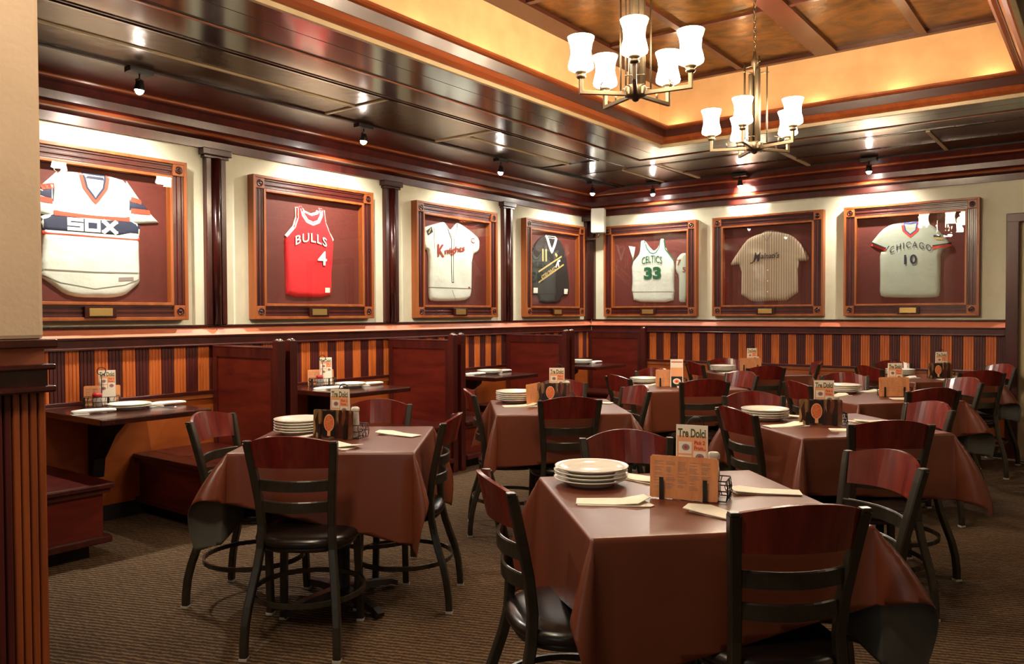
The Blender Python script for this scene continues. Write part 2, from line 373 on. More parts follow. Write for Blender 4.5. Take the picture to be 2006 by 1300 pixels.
# wainscot: striped slats, ledges, rails
def slats(mb, kind, a0, a1, phase, z0, z1, d=.018):
    """reeded slats along a wall, pairs 0.183 m; kind 'L' along y at x=0, 'B' along x at y=0"""
    w = .0905; k0 = math.floor((a0-phase)/w); a = phase+k0*w; k = k0
    while a < a1:
        s, e = max(a, a0), min(a+w, a1)
        if e-s > .004:
            m = 'stripe_o' if k % 2 == 0 else 'stripe_d'
            pts = [(s, 0)]; n = 4; q = (e-s)/n
            for j in range(n):
                u = s+j*q
                pts += [(u+.0015, d-.004), (u+.004, d), (u+q-.004, d), (u+q-.0015, d-.004)]
            pts += [(e, 0)]
            f = (lambda u, v, z: V((v, u, z))) if kind == 'L' else (lambda u, v, z: V((u, -v, z)))
            N = len(pts)
            mb.faces([f(u, v, z0) for u, v in pts]+[f(u, v, z1) for u, v in pts], [(j, j+1, N+j+1, N+j) for j in range(N-1)], m)
        a += w; k += 1
mb = MB(); slats(mb, 'L', YF, -.02, -5.333, .79, 1.115); struct(mb)
mb = MB(); slats(mb, 'B', .02, 4.44, 2.654, .79, 1.115); slats(mb, 'B', 5.56, XR, 2.654, .79, 1.115); struct(mb)

def rail(mb, ranges):
    for kind, a0, a1 in ranges:
        def bx(d0, d1, z0, z1, m, bev=0):
            if kind == 'L': mb.box(d0, d1, a0, a1, z0, z1, m, bev)
            else: mb.box(a0, a1, -d1, -d0, z0, z1, m, bev)
        bx(0, .020, 0, .735, 'ply'); bx(0, .028, 0, .10, 'dark')
        bx(0, .032, .732, .765, 'orange', .004); bx(0, .036, .765, .79, 'mahog', .004)
        bx(0, .030, 1.113, 1.187, 'mahog'); bx(0, .046, 1.110, 1.126, 'mahog', .006); bx(0, .046, 1.174, 1.190, 'mahog', .006)
        bx(0, .020, 1.187, 1.24, 'pink'); bx(0, .034, 1.241, 1.262, 'darkwood', .005)
        q = [(.022, 1.242), (.052, 1.190), (.052, 1.188), (.018, 1.188)]; f = (lambda u, d_, z: V((d_, u, z))) if kind == 'L' else (lambda u, d_, z: V((u, -d_, z)))
        mb.faces([f(a0, *p) for p in q]+[f(a1, *p) for p in q], [(i, (i+1) % 4, 4+(i+1) % 4, 4+i) for i in range(4)], 'pink')
mb = MB(); rail(mb, [('L', YF, 0)]); struct(mb)
mb = MB(); rail(mb, [('B', .06, 4.44), ('B', 5.56, XR)]); struct(mb)

# pilasters
def pilaster(y, name):
    mb = MB()
    mb.box(0, .035, y-.082, y+.082, 1.262, 2.50, 'mahog', .003)
    mb.box(0, .045, y-.078, y-.040, 1.262, 2.46, 'darkwood', .003); mb.box(0, .045, y+.040, y+.078, 1.262, 2.46, 'darkwood', .003)
    mb.lathe([(.030, 1.262), (.030, 2.46)], 'darkwood', (.040, y, 0), 16)
    mb.box(0, .07, y-.115, y+.115, 2.475, 2.525, 'darkwood', .006); mb.box(0, .055, y-.098, y+.098, 2.455, 2.475, 'darkwood', .004)
    struct(mb)
for y in (-8.66, -6.92, -5.187, -3.43, -1.71): pilaster(y, 'p')
mb = MB(); mb.box(0, .045, -.12, 0, 1.262, 2.50, 'darkwood'); mb.box(0, .10, -.045, 0, 1.262, 2.50, 'darkwood'); mb.box(0, .13, -.17, 0, 2.46, 2.525, 'darkwood'); struct(mb)

# door at right of back wall
mb = MB()
mb.box(4.44, 4.54, -.045, .02, 0, 2.22, 'mahog', .006); mb.box(5.46, 5.56, -.045, .02, 0, 2.22, 'mahog', .006); mb.box(4.44, 5.56, -.046, .02, 2.14, 2.22, 'mahog', .006)
struct(mb)
mb = MB(); mb.box(4.542, 5.458, .03, .07, 0, 2.14, 'door'); 
for z0, z1 in ((.2, .95), (1.1, 1.98)): mb.box(4.66, 5.34, .018, .03, z0, z1, 'door', .004)
d = struct(mb, 'door_1')
mb = MB(); mb.tube([(5.38, .03, 1.0), (5.38, -.02, 1.0), (5.27, -.02, 1.0)], .01, 'steel'); mb.build('door_handle', d)

# column stub at the near left: a low panelled wall with a plastered pier over it
mb = MB()
cx0, cx1, cy0, cy1 = 2.30, 2.73, -9.6, -7.47
mb.box(cx0, cx1-.02, cy0, cy1-.02, 0, 1.187, 'darkwood')
n = 12
a = cy1
k = 0
while a > cy0:
    w = .0905; m = 'stripe_o_shaded' if k % 2 == 0 else 'stripe_d'; nn = 4
    for j in range(nn):
        mb.box(cx1-.02, cx1, a-(j+1)*w/nn+.0025, a-j*w/nn-.0025, .0, 1.11, m, .004)
    a -= w; k += 1
a = cx1; k = 0
while a > cx0:
    m = 'stripe_o_shaded' if k % 2 == 0 else 'stripe_d'
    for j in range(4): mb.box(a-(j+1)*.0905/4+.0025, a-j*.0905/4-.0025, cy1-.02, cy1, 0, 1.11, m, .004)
    a -= .0905; k += 1
mb.box(cx0, cx1+.004, cy0, cy1+.004, 1.126, 1.176, 'darkwood')
mb.box(cx0, cx1+.030, cy0, cy1+.018, 1.108, 1.127, 'darkwood', .006); mb.box(cx0, cx1+.030, cy0, cy1+.018, 1.173, 1.19, 'darkwood', .006)
mb.box(cx0, cx1-.002, cy0, cy1-.002, 1.187, 1.24, 'pink'); mb.box(cx0-.03, cx1+.042, cy0, cy1+.018, 1.237, 1.262, 'darkwood', .005)
struct(mb)
mb = MB(); mb.box(2.34, 2.705, -9.6, -7.462, 1.262, 2.83, 'tanwall', .012); struct(mb, 'wall_pier')

# ------------------------------------------------------------------ text as mesh
def text_tris(body, size=1.0, offset=0.0, shear=0.0, spacing=1.0):
    cu = bpy.data.curves.new('t', 'FONT'); cu.body = body; cu.size = size; cu.align_x = 'CENTER'; cu.align_y = 'CENTER'
    cu.offset = offset; cu.shear = shear; cu.space_character = spacing; cu.resolution_u = 3
    ob = bpy.data.objects.new('t', cu); C.objects.link(ob)
    dg = bpy.context.evaluated_depsgraph_get(); me = bpy.data.meshes.new_from_object(ob.evaluated_get(dg))
    vs = [v.co.copy() for v in me.vertices]; fs = [tuple(p.vertices) for p in me.polygons]
    bpy.data.objects.remove(ob); bpy.data.curves.remove(cu); bpy.data.meshes.remove(me)
    return vs, fs
def text_fit(mb, body, x0, x1, z0, z1, fn, m, offset=0.0, shear=0.0, warp=None, spacing=1.0, extra=0.0):
    """fit text in the rectangle; warp(u in -1..1, v) -> (du, dv); fn(x, z) -> 3d point"""
    vs, fs = text_tris(body, 1.0, offset, shear, spacing)
    if not vs: return
    ax = min(v.x for v in vs); bx = max(v.x for v in vs); ay = min(v.y for v in vs); by = max(v.y for v in vs)
    out = []
    for v in vs:
        u = (v.x-ax)/(bx-ax); w = (v.y-ay)/(by-ay)
        x = x0+u*(x1-x0); z = z0+w*(z1-z0)
        if warp: dx, dz = warp(2*u-1, w); x += dx; z += dz
        out.append(fn(x, z, extra))
    mb.faces(out, fs, m)

# ------------------------------------------------------------------ jerseys in frames
def inpoly(x, y, P):
    c = False; n = len(P); j = n-1
    for i in range(n):
        xi, yi = P[i]; xj, yj = P[j]
        if (yi > y) != (yj > y) and x < (xj-xi)*(y-yi)/(yj-yi)+xi: c = not c
        j = i
    return c
def edist(x, y, P):
    b = 9; n = len(P)
    for i in range(n):
        ax, ay = P[i]; bx, by = P[(i+1) % n]; dx, dy = bx-ax, by-ay; L = dx*dx+dy*dy
        t = 0 if L == 0 else max(0, min(1, ((x-ax)*dx+(y-ay)*dy)/L)); b = min(b, math.hypot(x-ax-t*dx, y-ay-t*dy))
    return b
def smoothpoly(P, it=1):
    for _ in range(it):
        Q = []
        for i in range(len(P)):
            a = P[i]; b = P[(i+1) % len(P)]
            Q.append((.8*a[0]+.2*b[0], .8*a[1]+.2*b[1])); Q.append((.2*a[0]+.8*b[0], .2*a[1]+.8*b[1]))
        P = Q
    return P
def sheet(mb, P, hf, m, step=.014, base=None):
    """triangulated cloth sheet over polygon P; hf(x,z) = height off the backing; base closes the rim down to it"""
    n = len(P); pts = [V((x, z)) for x, z in P]
    xs = [p[0] for p in P]; zs = [p[1] for p in P]
    x = min(xs)+step*.5
    while x < max(xs):
        z = min(zs)+step*.5
        while z < max(zs):
            if inpoly(x, z, P) and edist(x, z, P) > step*.35: pts.append(V((x, z)))
            z += step
        x += step
    r = delaunay_2d_cdt(pts, [(i, (i+1) % n) for i in range(n)], [], 1, 1e-5)
    vs = [(v.x, v.y) for v in r[0]]
    mb.faces([V((x, -hf(x, z), z)) for x, z in vs], [tuple(f) for f in r[2]], m, True)
    if base is not None:
        vs = [V((x, -hf(x, z), z)) for x, z in P]+[V((x, -base, z)) for x, z in P]
        mb.faces(vs, [(k, (k+1) % n, n+(k+1) % n, n+k) for k in range(n)], m)

def relief(P, h=.018, seed=0):
    rnd = random.Random(seed); ws = [(rnd.uniform(4, 16), rnd.uniform(3, 14), rnd.uniform(0, 6), rnd.uniform(.0004, .0016)) for _ in range(6)]
    cache = {}
    def f(x, z):
        k = (round(x, 4), round(z, 4))
        if k not in cache:
            d = edist(x, z, P) if inpoly(x, z, P) else 0
            cache[k] = .012+h*(1-math.exp(-d/.011))+sum(a*math.sin(u*x+v*z+p) for u, v, p, a in ws)*min(1, d/.03)
        return cache[k]
    return f
def poly_strip(path, w):
    L = []; Rr = []
    for i, p in enumerate(path):
        a = path[max(0, i-1)]; b = path[min(len(path)-1, i+1)]; dx, dz = b[0]-a[0], b[1]-a[1]; l = math.hypot(dx, dz) or 1
        L.append((p[0]-dz/l*w/2, p[1]+dx/l*w/2)); Rr.append((p[0]+dz/l*w/2, p[1]-dx/l*w/2))
    return L+Rr[::-1]
def on(mb, f, m, P=None, path=None, w=.01, extra=.0015, step=.02):
    """a coloured piece lying on relief f"""
    if path:
        # densify path
        Q = [path[0]]
        for a, b in zip(path, path[1:]):
            n = max(1, int(math.hypot(b[0]-a[0], b[1]-a[1])/.02))
            Q += [(a[0]+(b[0]-a[0])*t/n, a[1]+(b[1]-a[1])*t/n) for t in range(1, n+1)]
        s = poly_strip(Q, w); n = len(Q)
        vs = [V((x, -(f(x, z)+extra), z)) for x, z in s]
        mb.faces(vs, [(i, i+1, 2*n-2-i, 2*n-1-i) for i in range(n-1)], m)
    else:
        sheet(mb, P, lambda x, z: f(x, z)+extra, m, step)
def arc(h, k=1): return lambda u, w: (0, h*(1-u*u))

ZF0, ZF1 = 1.297, 2.388
def make_frame(kind, c, label, jersey, width=1.215, tilt=0.0):
    """local: x along wall, -y out of the wall, z up; jersey coordinates are relative to frame centre line, absolute z"""
    loc = (0.0, c, 0) if kind == 'L' else (c, 0.0, 0); rz = PI/2 if kind == 'L' else 0
    t = thing('framed_jersey', label, 'framed jersey', loc, rz, 'jersey frames along the walls')
    W = width/2; d = .075
    mb = MB()
    def rect(x0, x1, z0, z1, y0, y1, m, bev=0): mb.box(x0, x1, -y1, -y0, z0, z1, m, bev)
    # outer lip
    for x0, x1, z0, z1 in ((-W, -W+.022, ZF0, ZF1), (W-.022, W, ZF0, ZF1), (-W+.022, W-.022, ZF0, ZF0+.022), (-W+.022, W-.022, ZF1-.022, ZF1)): rect(x0, x1, z0, z1, 0.001, d, 'orange', .003)
    i0, i1 = .022, .100
    # fluted fields
    nf = 5
    for j in range(nf):
        a = i0+(i1-i0)*j/nf; b = i0+(i1-i0)*(j+1)/nf; dd = .058+(.006 if j % 2 == 0 else 0)-.010*j/nf
        rect(-W+a, -W+b, ZF0+i1, ZF1-i1, .001, dd, 'mahog', .002); rect(W-b, W-a, ZF0+i1, ZF1-i1, .001, dd, 'mahog', .002)
        rect(-W+i1, W-i1, ZF1-b, ZF1-a, .001, dd, 'mahog', .002); rect(-W+i1, W-i1, ZF0+a, ZF0+b, .001, dd, 'mahog', .002)
    # inner lip
    q0, q1 = .100, .120
    for x0, x1, z0, z1 in ((-W+q0, -W+q1, ZF0+q0, ZF1-q0), (W-q1, W-q0, ZF0+q0, ZF1-q0), (-W+q1, W-q1, ZF0+q0, ZF0+q1), (-W+q1, W-q1, ZF1-q1, ZF1-q0)): rect(x0, x1, z0, z1, .001, .064, 'orange', .003)
    mb.build('frame', t)
    for sx in (-1, 1):
        for z0 in (ZF0+.021, ZF1-.021-.08):
            mb = MB(); xa, xb = sorted((sx*(W-.021), sx*(W-.101)))
            mb.box(xa, xb, -.072, -.001, z0, z0+.08, 'orange', .004)
            c0 = ((xa+xb)/2, -.072, z0+.04)
            vs = []; fs = []; prof = [(.027, 0), (.027, .004), (.020, .004), (.018, -.0), (.012, .001), (.006, .005), (0.0005, .006)]
            for r, h in prof:
                for k in range(20): vs.append(V((c0[0]+r*math.cos(2*PI*k/20), c0[1]-h, c0[2]+r*math.sin(2*PI*k/20))))
            for a in range(len(prof)-1):
                for k in range(20): fs.append((a*20+k, a*20+(k+1) % 20, (a+1)*20+(k+1) % 20, (a+1)*20+k))
            mb.faces(vs, fs, 'darkwood', True)
            mb.build('corner_block', t)
    mb = MB(); mb.box(-W+.10, W-.10, -.008, -.002, ZF0+.10, ZF1-.10, 'back'); mb.build('backing_board', t)
    mb = MB(); jersey(mb, c); o = mb.build('jersey', t)
    mb = MB(); g = -.060+tilt; g2 = -.060-tilt*1.05; mb.faces([V((-W+.119, g, ZF0+.119)), V((W-.119, g, ZF0+.119)), V((W-.119, g2, ZF1-.119)), V((-W+.119, g2, ZF1-.119))], [(0, 1, 2, 3)], 'glass'); mb.build('glass_pane', t)
    mb = MB(); mb.box(-.10, .10, -.083, -.056, ZF0+.018, ZF0+.092, 'darkwood', .003); p = mb.build('plaque_mount', t)
    mb = MB(); mb.box(-.073, .073, -.087, -.082, ZF0+.030, ZF0+.080, 'brass', .0015); mb.build('name_plaque', t)
    return t
def rel(P, c): return [(a-c, b) for a, b in P]

def j_sox(mb, c):
    P = smoothpoly(rel([(-6.123, 2.234), (-6.27, 2.222), (-6.284, 2.104), (-6.292, 1.977), (-6.377, 1.923), (-6.355, 1.846), (-6.356, 1.763), (-6.37, 1.612), (-6.372, 1.571), (-6.301, 1.521), (-6.23, 1.465), (-6.148, 1.445), (-5.941, 1.445), (-5.851, 1.463), (-5.785, 1.519), (-5.749, 1.552), (-5.748, 1.62), (-5.75, 1.804), (-5.74, 1.933), (-5.817, 1.976), (-5.821, 2.115), (-5.826, 2.214), (-5.965, 2.238)], c), 1)
    f = relief(P, .020, 1); sheet(mb, P, f, 'jw', base=.008)
    r = lambda L: rel(L, c)
    on(mb, f, 'navy', r([(-6.290, 1.953), (-5.818, 1.953), (-5.742, 1.933), (-5.747, 1.850), (-6.354, 1.846), (-6.374, 1.923)]))
    on(mb, f, 'redprint', r([(-6.290, 1.979), (-5.819, 1.980), (-5.818, 1.948), (-6.290, 1.947)]), extra=.004)
    on(mb, f, 'redprint', r([(-6.354, 1.850), (-5.748, 1.850), (-5.750, 1.824), (-6.354, 1.823)]), extra=.004)
    # sleeves lie over the body
    for sl, bands in (([(-6.262, 2.22), (-6.342, 2.138), (-6.448, 2.019), (-6.486, 1.966), (-6.294, 1.943), (-6.284, 2.104)], ((-6.366, 2.112, -6.280, 2.128), (-6.436, 2.045, -6.287, 2.032))),
                      ([(-5.83, 2.216), (-5.762, 2.127), (-5.693, 2.038), (-5.611, 1.962), (-5.814, 1.935), (-5.821, 2.115)], ((-5.815, 2.098, -5.735, 2.085), (-5.815, 2.022, -5.668, 2.022)))):
        S = r(sl); g = relief(S, .018, 2); gg = lambda x, z, g=g: g(x, z)+.004
        sheet(mb, S, gg, 'jw', base=.008)
        (ax, az, bx, bz), (cx, cz, dx, dz) = bands
        on(mb, gg, 'navy', r([(ax, az), (bx, bz), (dx, dz), (cx, cz)]), extra=.0015)
        on(mb, gg, 'redprint', path=r([(ax+.006, az), (bx-.004, bz)]), w=.032, extra=.0035)
        on(mb, gg, 'redprint', path=r([(cx+.006, cz), (dx-.008, dz)]), w=.032, extra=.0035)
    # v neck
    N = r([(-6.132, 2.232), (-6.110, 2.140), (-6.040, 2.050), (-5.972, 2.146), (-5.956, 2.236)])
    on(mb, f, 'navy', r([(-6.118, 2.236), (-6.10, 2.198), (-5.985, 2.198), (-5.966, 2.238)]), extra=.001)
    on(mb, f, 'redprint', path=N, w=.022, extra=.003)
    on(mb, f, 'navy', path=[(x*1+(.017 if i < 2 else (-.017 if i > 2 else 0)), z+(.024 if i == 2 else 0)) for i, (x, z) in enumerate(N)], w=.013, extra=.0035)
    on(mb, f, 'shadowline', path=r([(-6.36, 1.612), (-6.05, 1.606), (-5.75, 1.612)]), w=.009); on(mb, f, 'cardgrey', r([(-5.90, 1.555), (-5.80, 1.562), (-5.80, 1.585), (-5.90, 1.578)]), extra=.002)
    on(mb, f, 'shadowline', path=r([(-6.36, 1.575), (-6.26, 1.535), (-6.05, 1.50), (-5.86, 1.53), (-5.76, 1.57)]), w=.005)
    # block letters S O X
    h = lambda x, z, e: V((x, -(f(x, z)+.003), z))
    x0, x1, z0, z1 = -6.214-c, -5.899-c, 1.862, 1.942; w = (x1-x0)/3; t = .021
    def bar(a, b, wd=t): on(mb, f, 'paleprint', path=[a, b], w=wd, extra=.003)
    zt, zm, zb = z1-t/2, (z0+z1)/2, z0+t/2
    a, b = x0, x0+w-.008
    bar((a, zt), (b, zt)); bar((a, zm), (b, zm)); bar((a, zb), (b, zb)); bar((a+t/2, zm), (a+t/2, zt)); bar((b-t/2, zb), (b-t/2, zm))
    a, b = x0+w, x0+2*w-.008
    bar((a, zt), (b, zt)); bar((a, zb), (b, zb)); bar((a+t/2, zb), (a+t/2, zt)); bar((b-t/2, zb), (b-t/2, zt))
    a, b = x0+2*w, x1; bar((a+.008, z0), (b-.008, z1), .026); bar((a+.008, z1), (b-.008, z0), .026); bar((a, z1-.008), (a+.026, z1-.008), .016); bar((b-.026, z1-.008), (b, z1-.008), .016); bar((a, z0+.008), (a+.026, z0+.008), .016); bar((b-.026, z0+.008), (b, z0+.008), .016)
def j_bulls(mb, c):
    r = lambda L: rel(L, c)
    P = smoothpoly(r([(-4.47, 2.196), (-4.41, 2.208), (-4.387, 2.171), (-4.314, 2.140), (-4.264, 2.165), (-4.240, 2.208), (-4.176, 2.198), (-4.164, 2.094), (-4.082, 1.939), (-4.092, 1.837), (-4.112, 1.633), (-4.106, 1.573), (-4.122, 1.476), (-4.567, 1.473), (-4.569, 1.58), (-4.574, 1.809), (-4.576, 1.938), (-4.496, 2.025), (-4.469, 2.105)]), 1)
    f = relief(P, .022, 3); sheet(mb, P, f, 'jred', base=.008)
    on(mb, f, 'paleprint', path=r([(-4.462, 2.19), (-4.462, 2.105), (-4.49, 2.03), (-4.566, 1.95)]), w=.022); on(mb, f, 'paleprint', path=r([(-4.184, 2.19), (-4.172, 2.094), (-4.13, 2.01), (-4.090, 1.950)]), w=.022)
    on(mb, f, 'jred', path=r([(-4.462, 2.19), (-4.462, 2.105), (-4.49, 2.03), (-4.566, 1.95)]), w=.005, extra=.0025); on(mb, f, 'jred', path=r([(-4.184, 2.19), (-4.172, 2.094), (-4.13, 2.01), (-4.090, 1.950)]), w=.005, extra=.0025)
    on(mb, f, 'paleprint', path=r([(-4.425, 2.20), (-4.408, 2.13), (-4.37, 2.085), (-4.312, 2.068), (-4.256, 2.090), (-4.228, 2.14), (-4.222, 2.205)]), w=.030)
    on(mb, f, 'jred', path=r([(-4.421, 2.20), (-4.404, 2.133), (-4.368, 2.089), (-4.312, 2.073), (-4.258, 2.093), (-4.232, 2.14), (-4.226, 2.205)]), w=.005, extra=.0025)
    on(mb, f, 'paleprint', path=r([(-4.40, 2.178), (-4.385, 2.160), (-4.318, 2.142), (-4.262, 2.160), (-4.250, 2.18)]), w=.020)
    h = lambda x, z, e: V((x, -(f(x, z)+e), z))
    for m, of, e in (('blackprint', .035, .006), ('paleprint', .012, .0075)):
        text_fit(mb, 'BULLS', -4.49-c, -4.178-c, 1.882, 1.955, h, m, of, warp=arc(.035), extra=e, spacing=1.15)
        text_fit(mb, '4', -4.272-c, -4.180-c, 1.735, 1.850, h, m, of, extra=e)
    on(mb, f, 'paleprint', r([(-4.193, 1.512), (-4.143, 1.512), (-4.143, 1.553), (-4.193, 1.553)]), extra=.003)
def j_knights(mb, c):
    r = lambda L: rel(L, c)
    P = smoothpoly(r([(-2.835, 2.198), (-2.718, 2.228), (-2.690, 2.222), (-2.615, 2.150), (-2.530, 2.226), (-2.506, 2.240), (-2.413, 2.215), (-2.286, 2.164), (-2.170, 2.104), (-2.168, 1.979), (-2.290, 1.925), (-2.298, 1.584), (-2.315, 1.501), (-2.419, 1.464), (-2.812, 1.455), (-2.92, 1.463), (-2.933, 1.57), (-2.925, 1.935), (-3.01, 1.955), (-3.022, 2.144)]), 1)
    f = relief(P, .024, 5); sheet(mb, P, f, 'jw', base=.008)
    on(mb, f, 'blackprint', path=r([(-2.70, 2.21), (-2.66, 2.12), (-2.625, 2.06), (-2.618, 1.64)]), w=.008); on(mb, f, 'blackprint', path=r([(-2.52, 2.226), (-2.56, 2.13), (-2.592, 2.06), (-2.592, 1.64)]), w=.006)
    on(mb, f, 'blackprint', path=r([(-2.69, 2.226), (-2.645, 2.12), (-2.612, 2.065)]), w=.005); on(mb, f, 'blackprint', path=r([(-2.618, 1.642), (-2.592, 1.642)]), w=.008)
    on(mb, f, 'shadowline', path=r([(-2.935, 1.586), (-2.30, 1.588)]), w=.008); on(mb, f, 'shadowline', path=r([(-2.87, 2.17), (-2.86, 1.95)]), w=.004); on(mb, f, 'shadowline', path=r([(-2.30, 2.15), (-2.285, 1.95)]), w=.004)
    on(mb, f, 'shadowline', path=r([(-2.62, 1.57), (-2.56, 1.47)]), w=.005)
    on(mb, f, 'blackprint', r([(-2.975, 2.12), (-2.90, 2.165), (-2.885, 2.115), (-2.955, 2.075)]), extra=.003); on(mb, f, 'goldprint', path=r([(-2.945, 2.10), (-2.915, 2.145)]), w=.01, extra=.004)
    h = lambda x, z, e: V((x, -(f(x, z)+e), z))
    text_fit(mb, 'K', -2.825-c, -2.725-c, 1.885, 2.005, h, 'maroon', .03, extra=.006)
    text_fit(mb, 'nights', -2.722-c, -2.43-c, 1.918, 1.995, h, 'maroon', .03, warp=lambda u, w: (0, .025*u), extra=.007)
    text_fit(mb, 'C', -2.325-c, -2.265-c, 2.05, 2.10, h, 'maroon', .0, extra=.003)
    on(mb, f, 'maroon', path=r([(-2.37, 1.60), (-2.34, 1.60)]), w=.012)
def j_black(mb, c):
    r = lambda L: rel(L, c)
    P = smoothpoly(r([(-.973, 2.233), (-.763, 2.237), (-.633, 2.163), (-.546, 2.024), (-.458, 1.565), (-.636, 1.537), (-.68, 1.453), (-1.09, 1.454), (-1.12, 1.54), (-1.275, 1.55), (-1.285, 1.959), (-1.185, 2.12), (-1.08, 2.20)]), 1)
    f = relief(P, .02, 7); sheet(mb, P, f, 'jblack', base=.008)
    on(mb, f, 'paleprint', path=r([(-.975, 2.228), (-.925, 2.13), (-.87, 2.045), (-.815, 2.13), (-.765, 2.230)]), w=.042)
    on(mb, f, 'paleprint', path=r([(-.96, 2.215), (-.78, 2.215)]), w=.03)
    on(mb, f, 'goldprint', path=r([(-1.137, 1.806), (-.667, 2.005)]), w=.018); on(mb, f, 'goldprint', path=r([(-1.138, 1.685), (-.624, 1.911)]), w=.018)
    on(mb, f, 'paleprint', path=r([(-.79, 1.87), (-.745, 1.945), (-.70, 1.955)]), w=.024, extra=.003); on(mb, f, 'paleprint', path=r([(-.745, 1.945), (-.73, 1.88)]), w=.024, extra=.003)
    on(mb, f, 'goldprint', path=r([(-.80, 2.03), (-.76, 2.00)]), w=.03)
    for x in (-1.05, -.985): on(mb, f, 'goldprint', path=r([(x, 1.93), (x, 2.07)]), w=.028)
    h = lambda x, z, e: V((x, -(f(x, z)+e), z))
    text_fit(mb, 'STRONG', -1.09-c, -.81-c, 1.765, 1.825, h, 'goldprint', .02, warp=lambda u, w: (0, .062*u), extra=.007)
    for x0, x1 in ((-1.235, -1.155), (-.62, -.535)): on(mb, f, 'paleprint', r([(x0, 1.565), (x1, 1.565), (x1, 1.625), (x0, 1.625)]), extra=.003)
def j_celtics(mb, c):
    r = lambda L: rel(L, c)
    P = smoothpoly(r([(.727, 2.195), (.778, 2.200), (.843, 2.114), (.901, 2.059), (.962, 2.107), (.986, 2.205), (1.035, 2.200), (1.056, 2.077), (1.167, 1.932), (1.16, 1.628), (1.167, 1.577), (1.147, 1.457), (.632, 1.469), (.624, 1.575), (.606, 1.595), (.617, 1.706), (.607, 1.93), (.713, 2.043)]), 1)
    Q = smoothpoly(r([(1.318, 2.02), (1.25, 2.02), (1.19, 1.955), (1.181, 1.817), (1.222, 1.765), (1.222, 1.563), (1.223, 1.456), (1.318, 1.455)]), 1)
    g = relief(Q, .014, 12); sheet(mb, Q, g, 'jgrey', base=.008)
    hg = lambda x, z, e: V((x, -(g(x, z)+e), z))
    text_fit(mb, '7', 1.20-c, 1.25-c, 1.88, 1.95, hg, 'maroon', .02, extra=.003); text_fit(mb, '5', 1.27-c, 1.31-c, 1.80, 1.86, hg, 'maroon', .02, extra=.003)
    f = relief(P, .022, 9); sheet(mb, P, f, 'jw', base=.008)
    for pa in ([(.730, 2.19), (.715, 2.043), (.613, 1.935)], [(1.033, 2.19), (1.053, 2.077), (1.160, 1.936)]): on(mb, f, 'green', path=r(pa), w=.011)
    on(mb, f, 'green', path=r([(.782, 2.19), (.82, 2.10), (.862, 2.045), (.901, 2.032), (.94, 2.045), (.975, 2.10), (.988, 2.19)]), w=.012)
    on(mb, f, 'shadowline', path=r([(.612, 1.588), (1.16, 1.580)]), w=.006)
    h = lambda x, z, e: V((x, -(f(x, z)+e), z))
    text_fit(mb, 'CELTICS', .756-c, 1.021-c, 1.905, 1.990, h, 'green', .012, warp=arc(.022), extra=.007)
    text_fit(mb, '33', .783-c, 1.007-c, 1.732, 1.877, h, 'green', .05, extra=.007)
    W = r([(.565, 2.142), (.654, 2.124), (.624, 1.968)]); w = relief(W, .006, 3); sheet(mb, W, w, 'jw', base=.008)
def j_mal(mb, c):
    r = lambda L: rel(L, c)
    P = smoothpoly(r([(2.184, 2.192), (2.228, 2.217), (2.316, 2.215), (2.511, 2.149), (2.617, 2.037), (2.688, 1.916), (2.68, 1.869), (2.565, 1.874), (2.577, 1.462), (1.959, 1.453), (1.964, 1.861), (1.842, 1.854), (1.842, 1.888), (2.015, 2.125), (2.094, 2.165)]), 1)
    f = relief(P, .024, 11); sheet(mb, P, f, 'pin', base=.008)
    h = lambda x, z, e: V((x, -(f(x, z)+e), z))
    text_fit(mb, 'M', 2.105-c, 2.185-c, 1.885, 1.985, h, 'blackprint', .02, shear=.3, extra=.007)
    text_fit(mb, "alnati's", 2.185-c, 2.39-c, 1.915, 1.975, h, 'blackprint', .012, shear=.3, extra=.007)
    on(mb, f, 'blackprint', path=r([(2.07, 1.868), (2.10, 1.880), (2.118, 1.90)]), w=.010)
    on(mb, f, 'shadowline', path=r([(2.26, 2.15), (2.262, 1.47)]), w=.003)
    for z in (1.674, 1.559, 1.79): on(mb, f, 'paleprint', path=r([(2.255, z), (2.268, z)]), w=.013, extra=.003)
    on(mb, f, 'shadowline', path=r([(2.19, 2.19), (2.25, 2.10), (2.31, 2.20)]), w=.005)
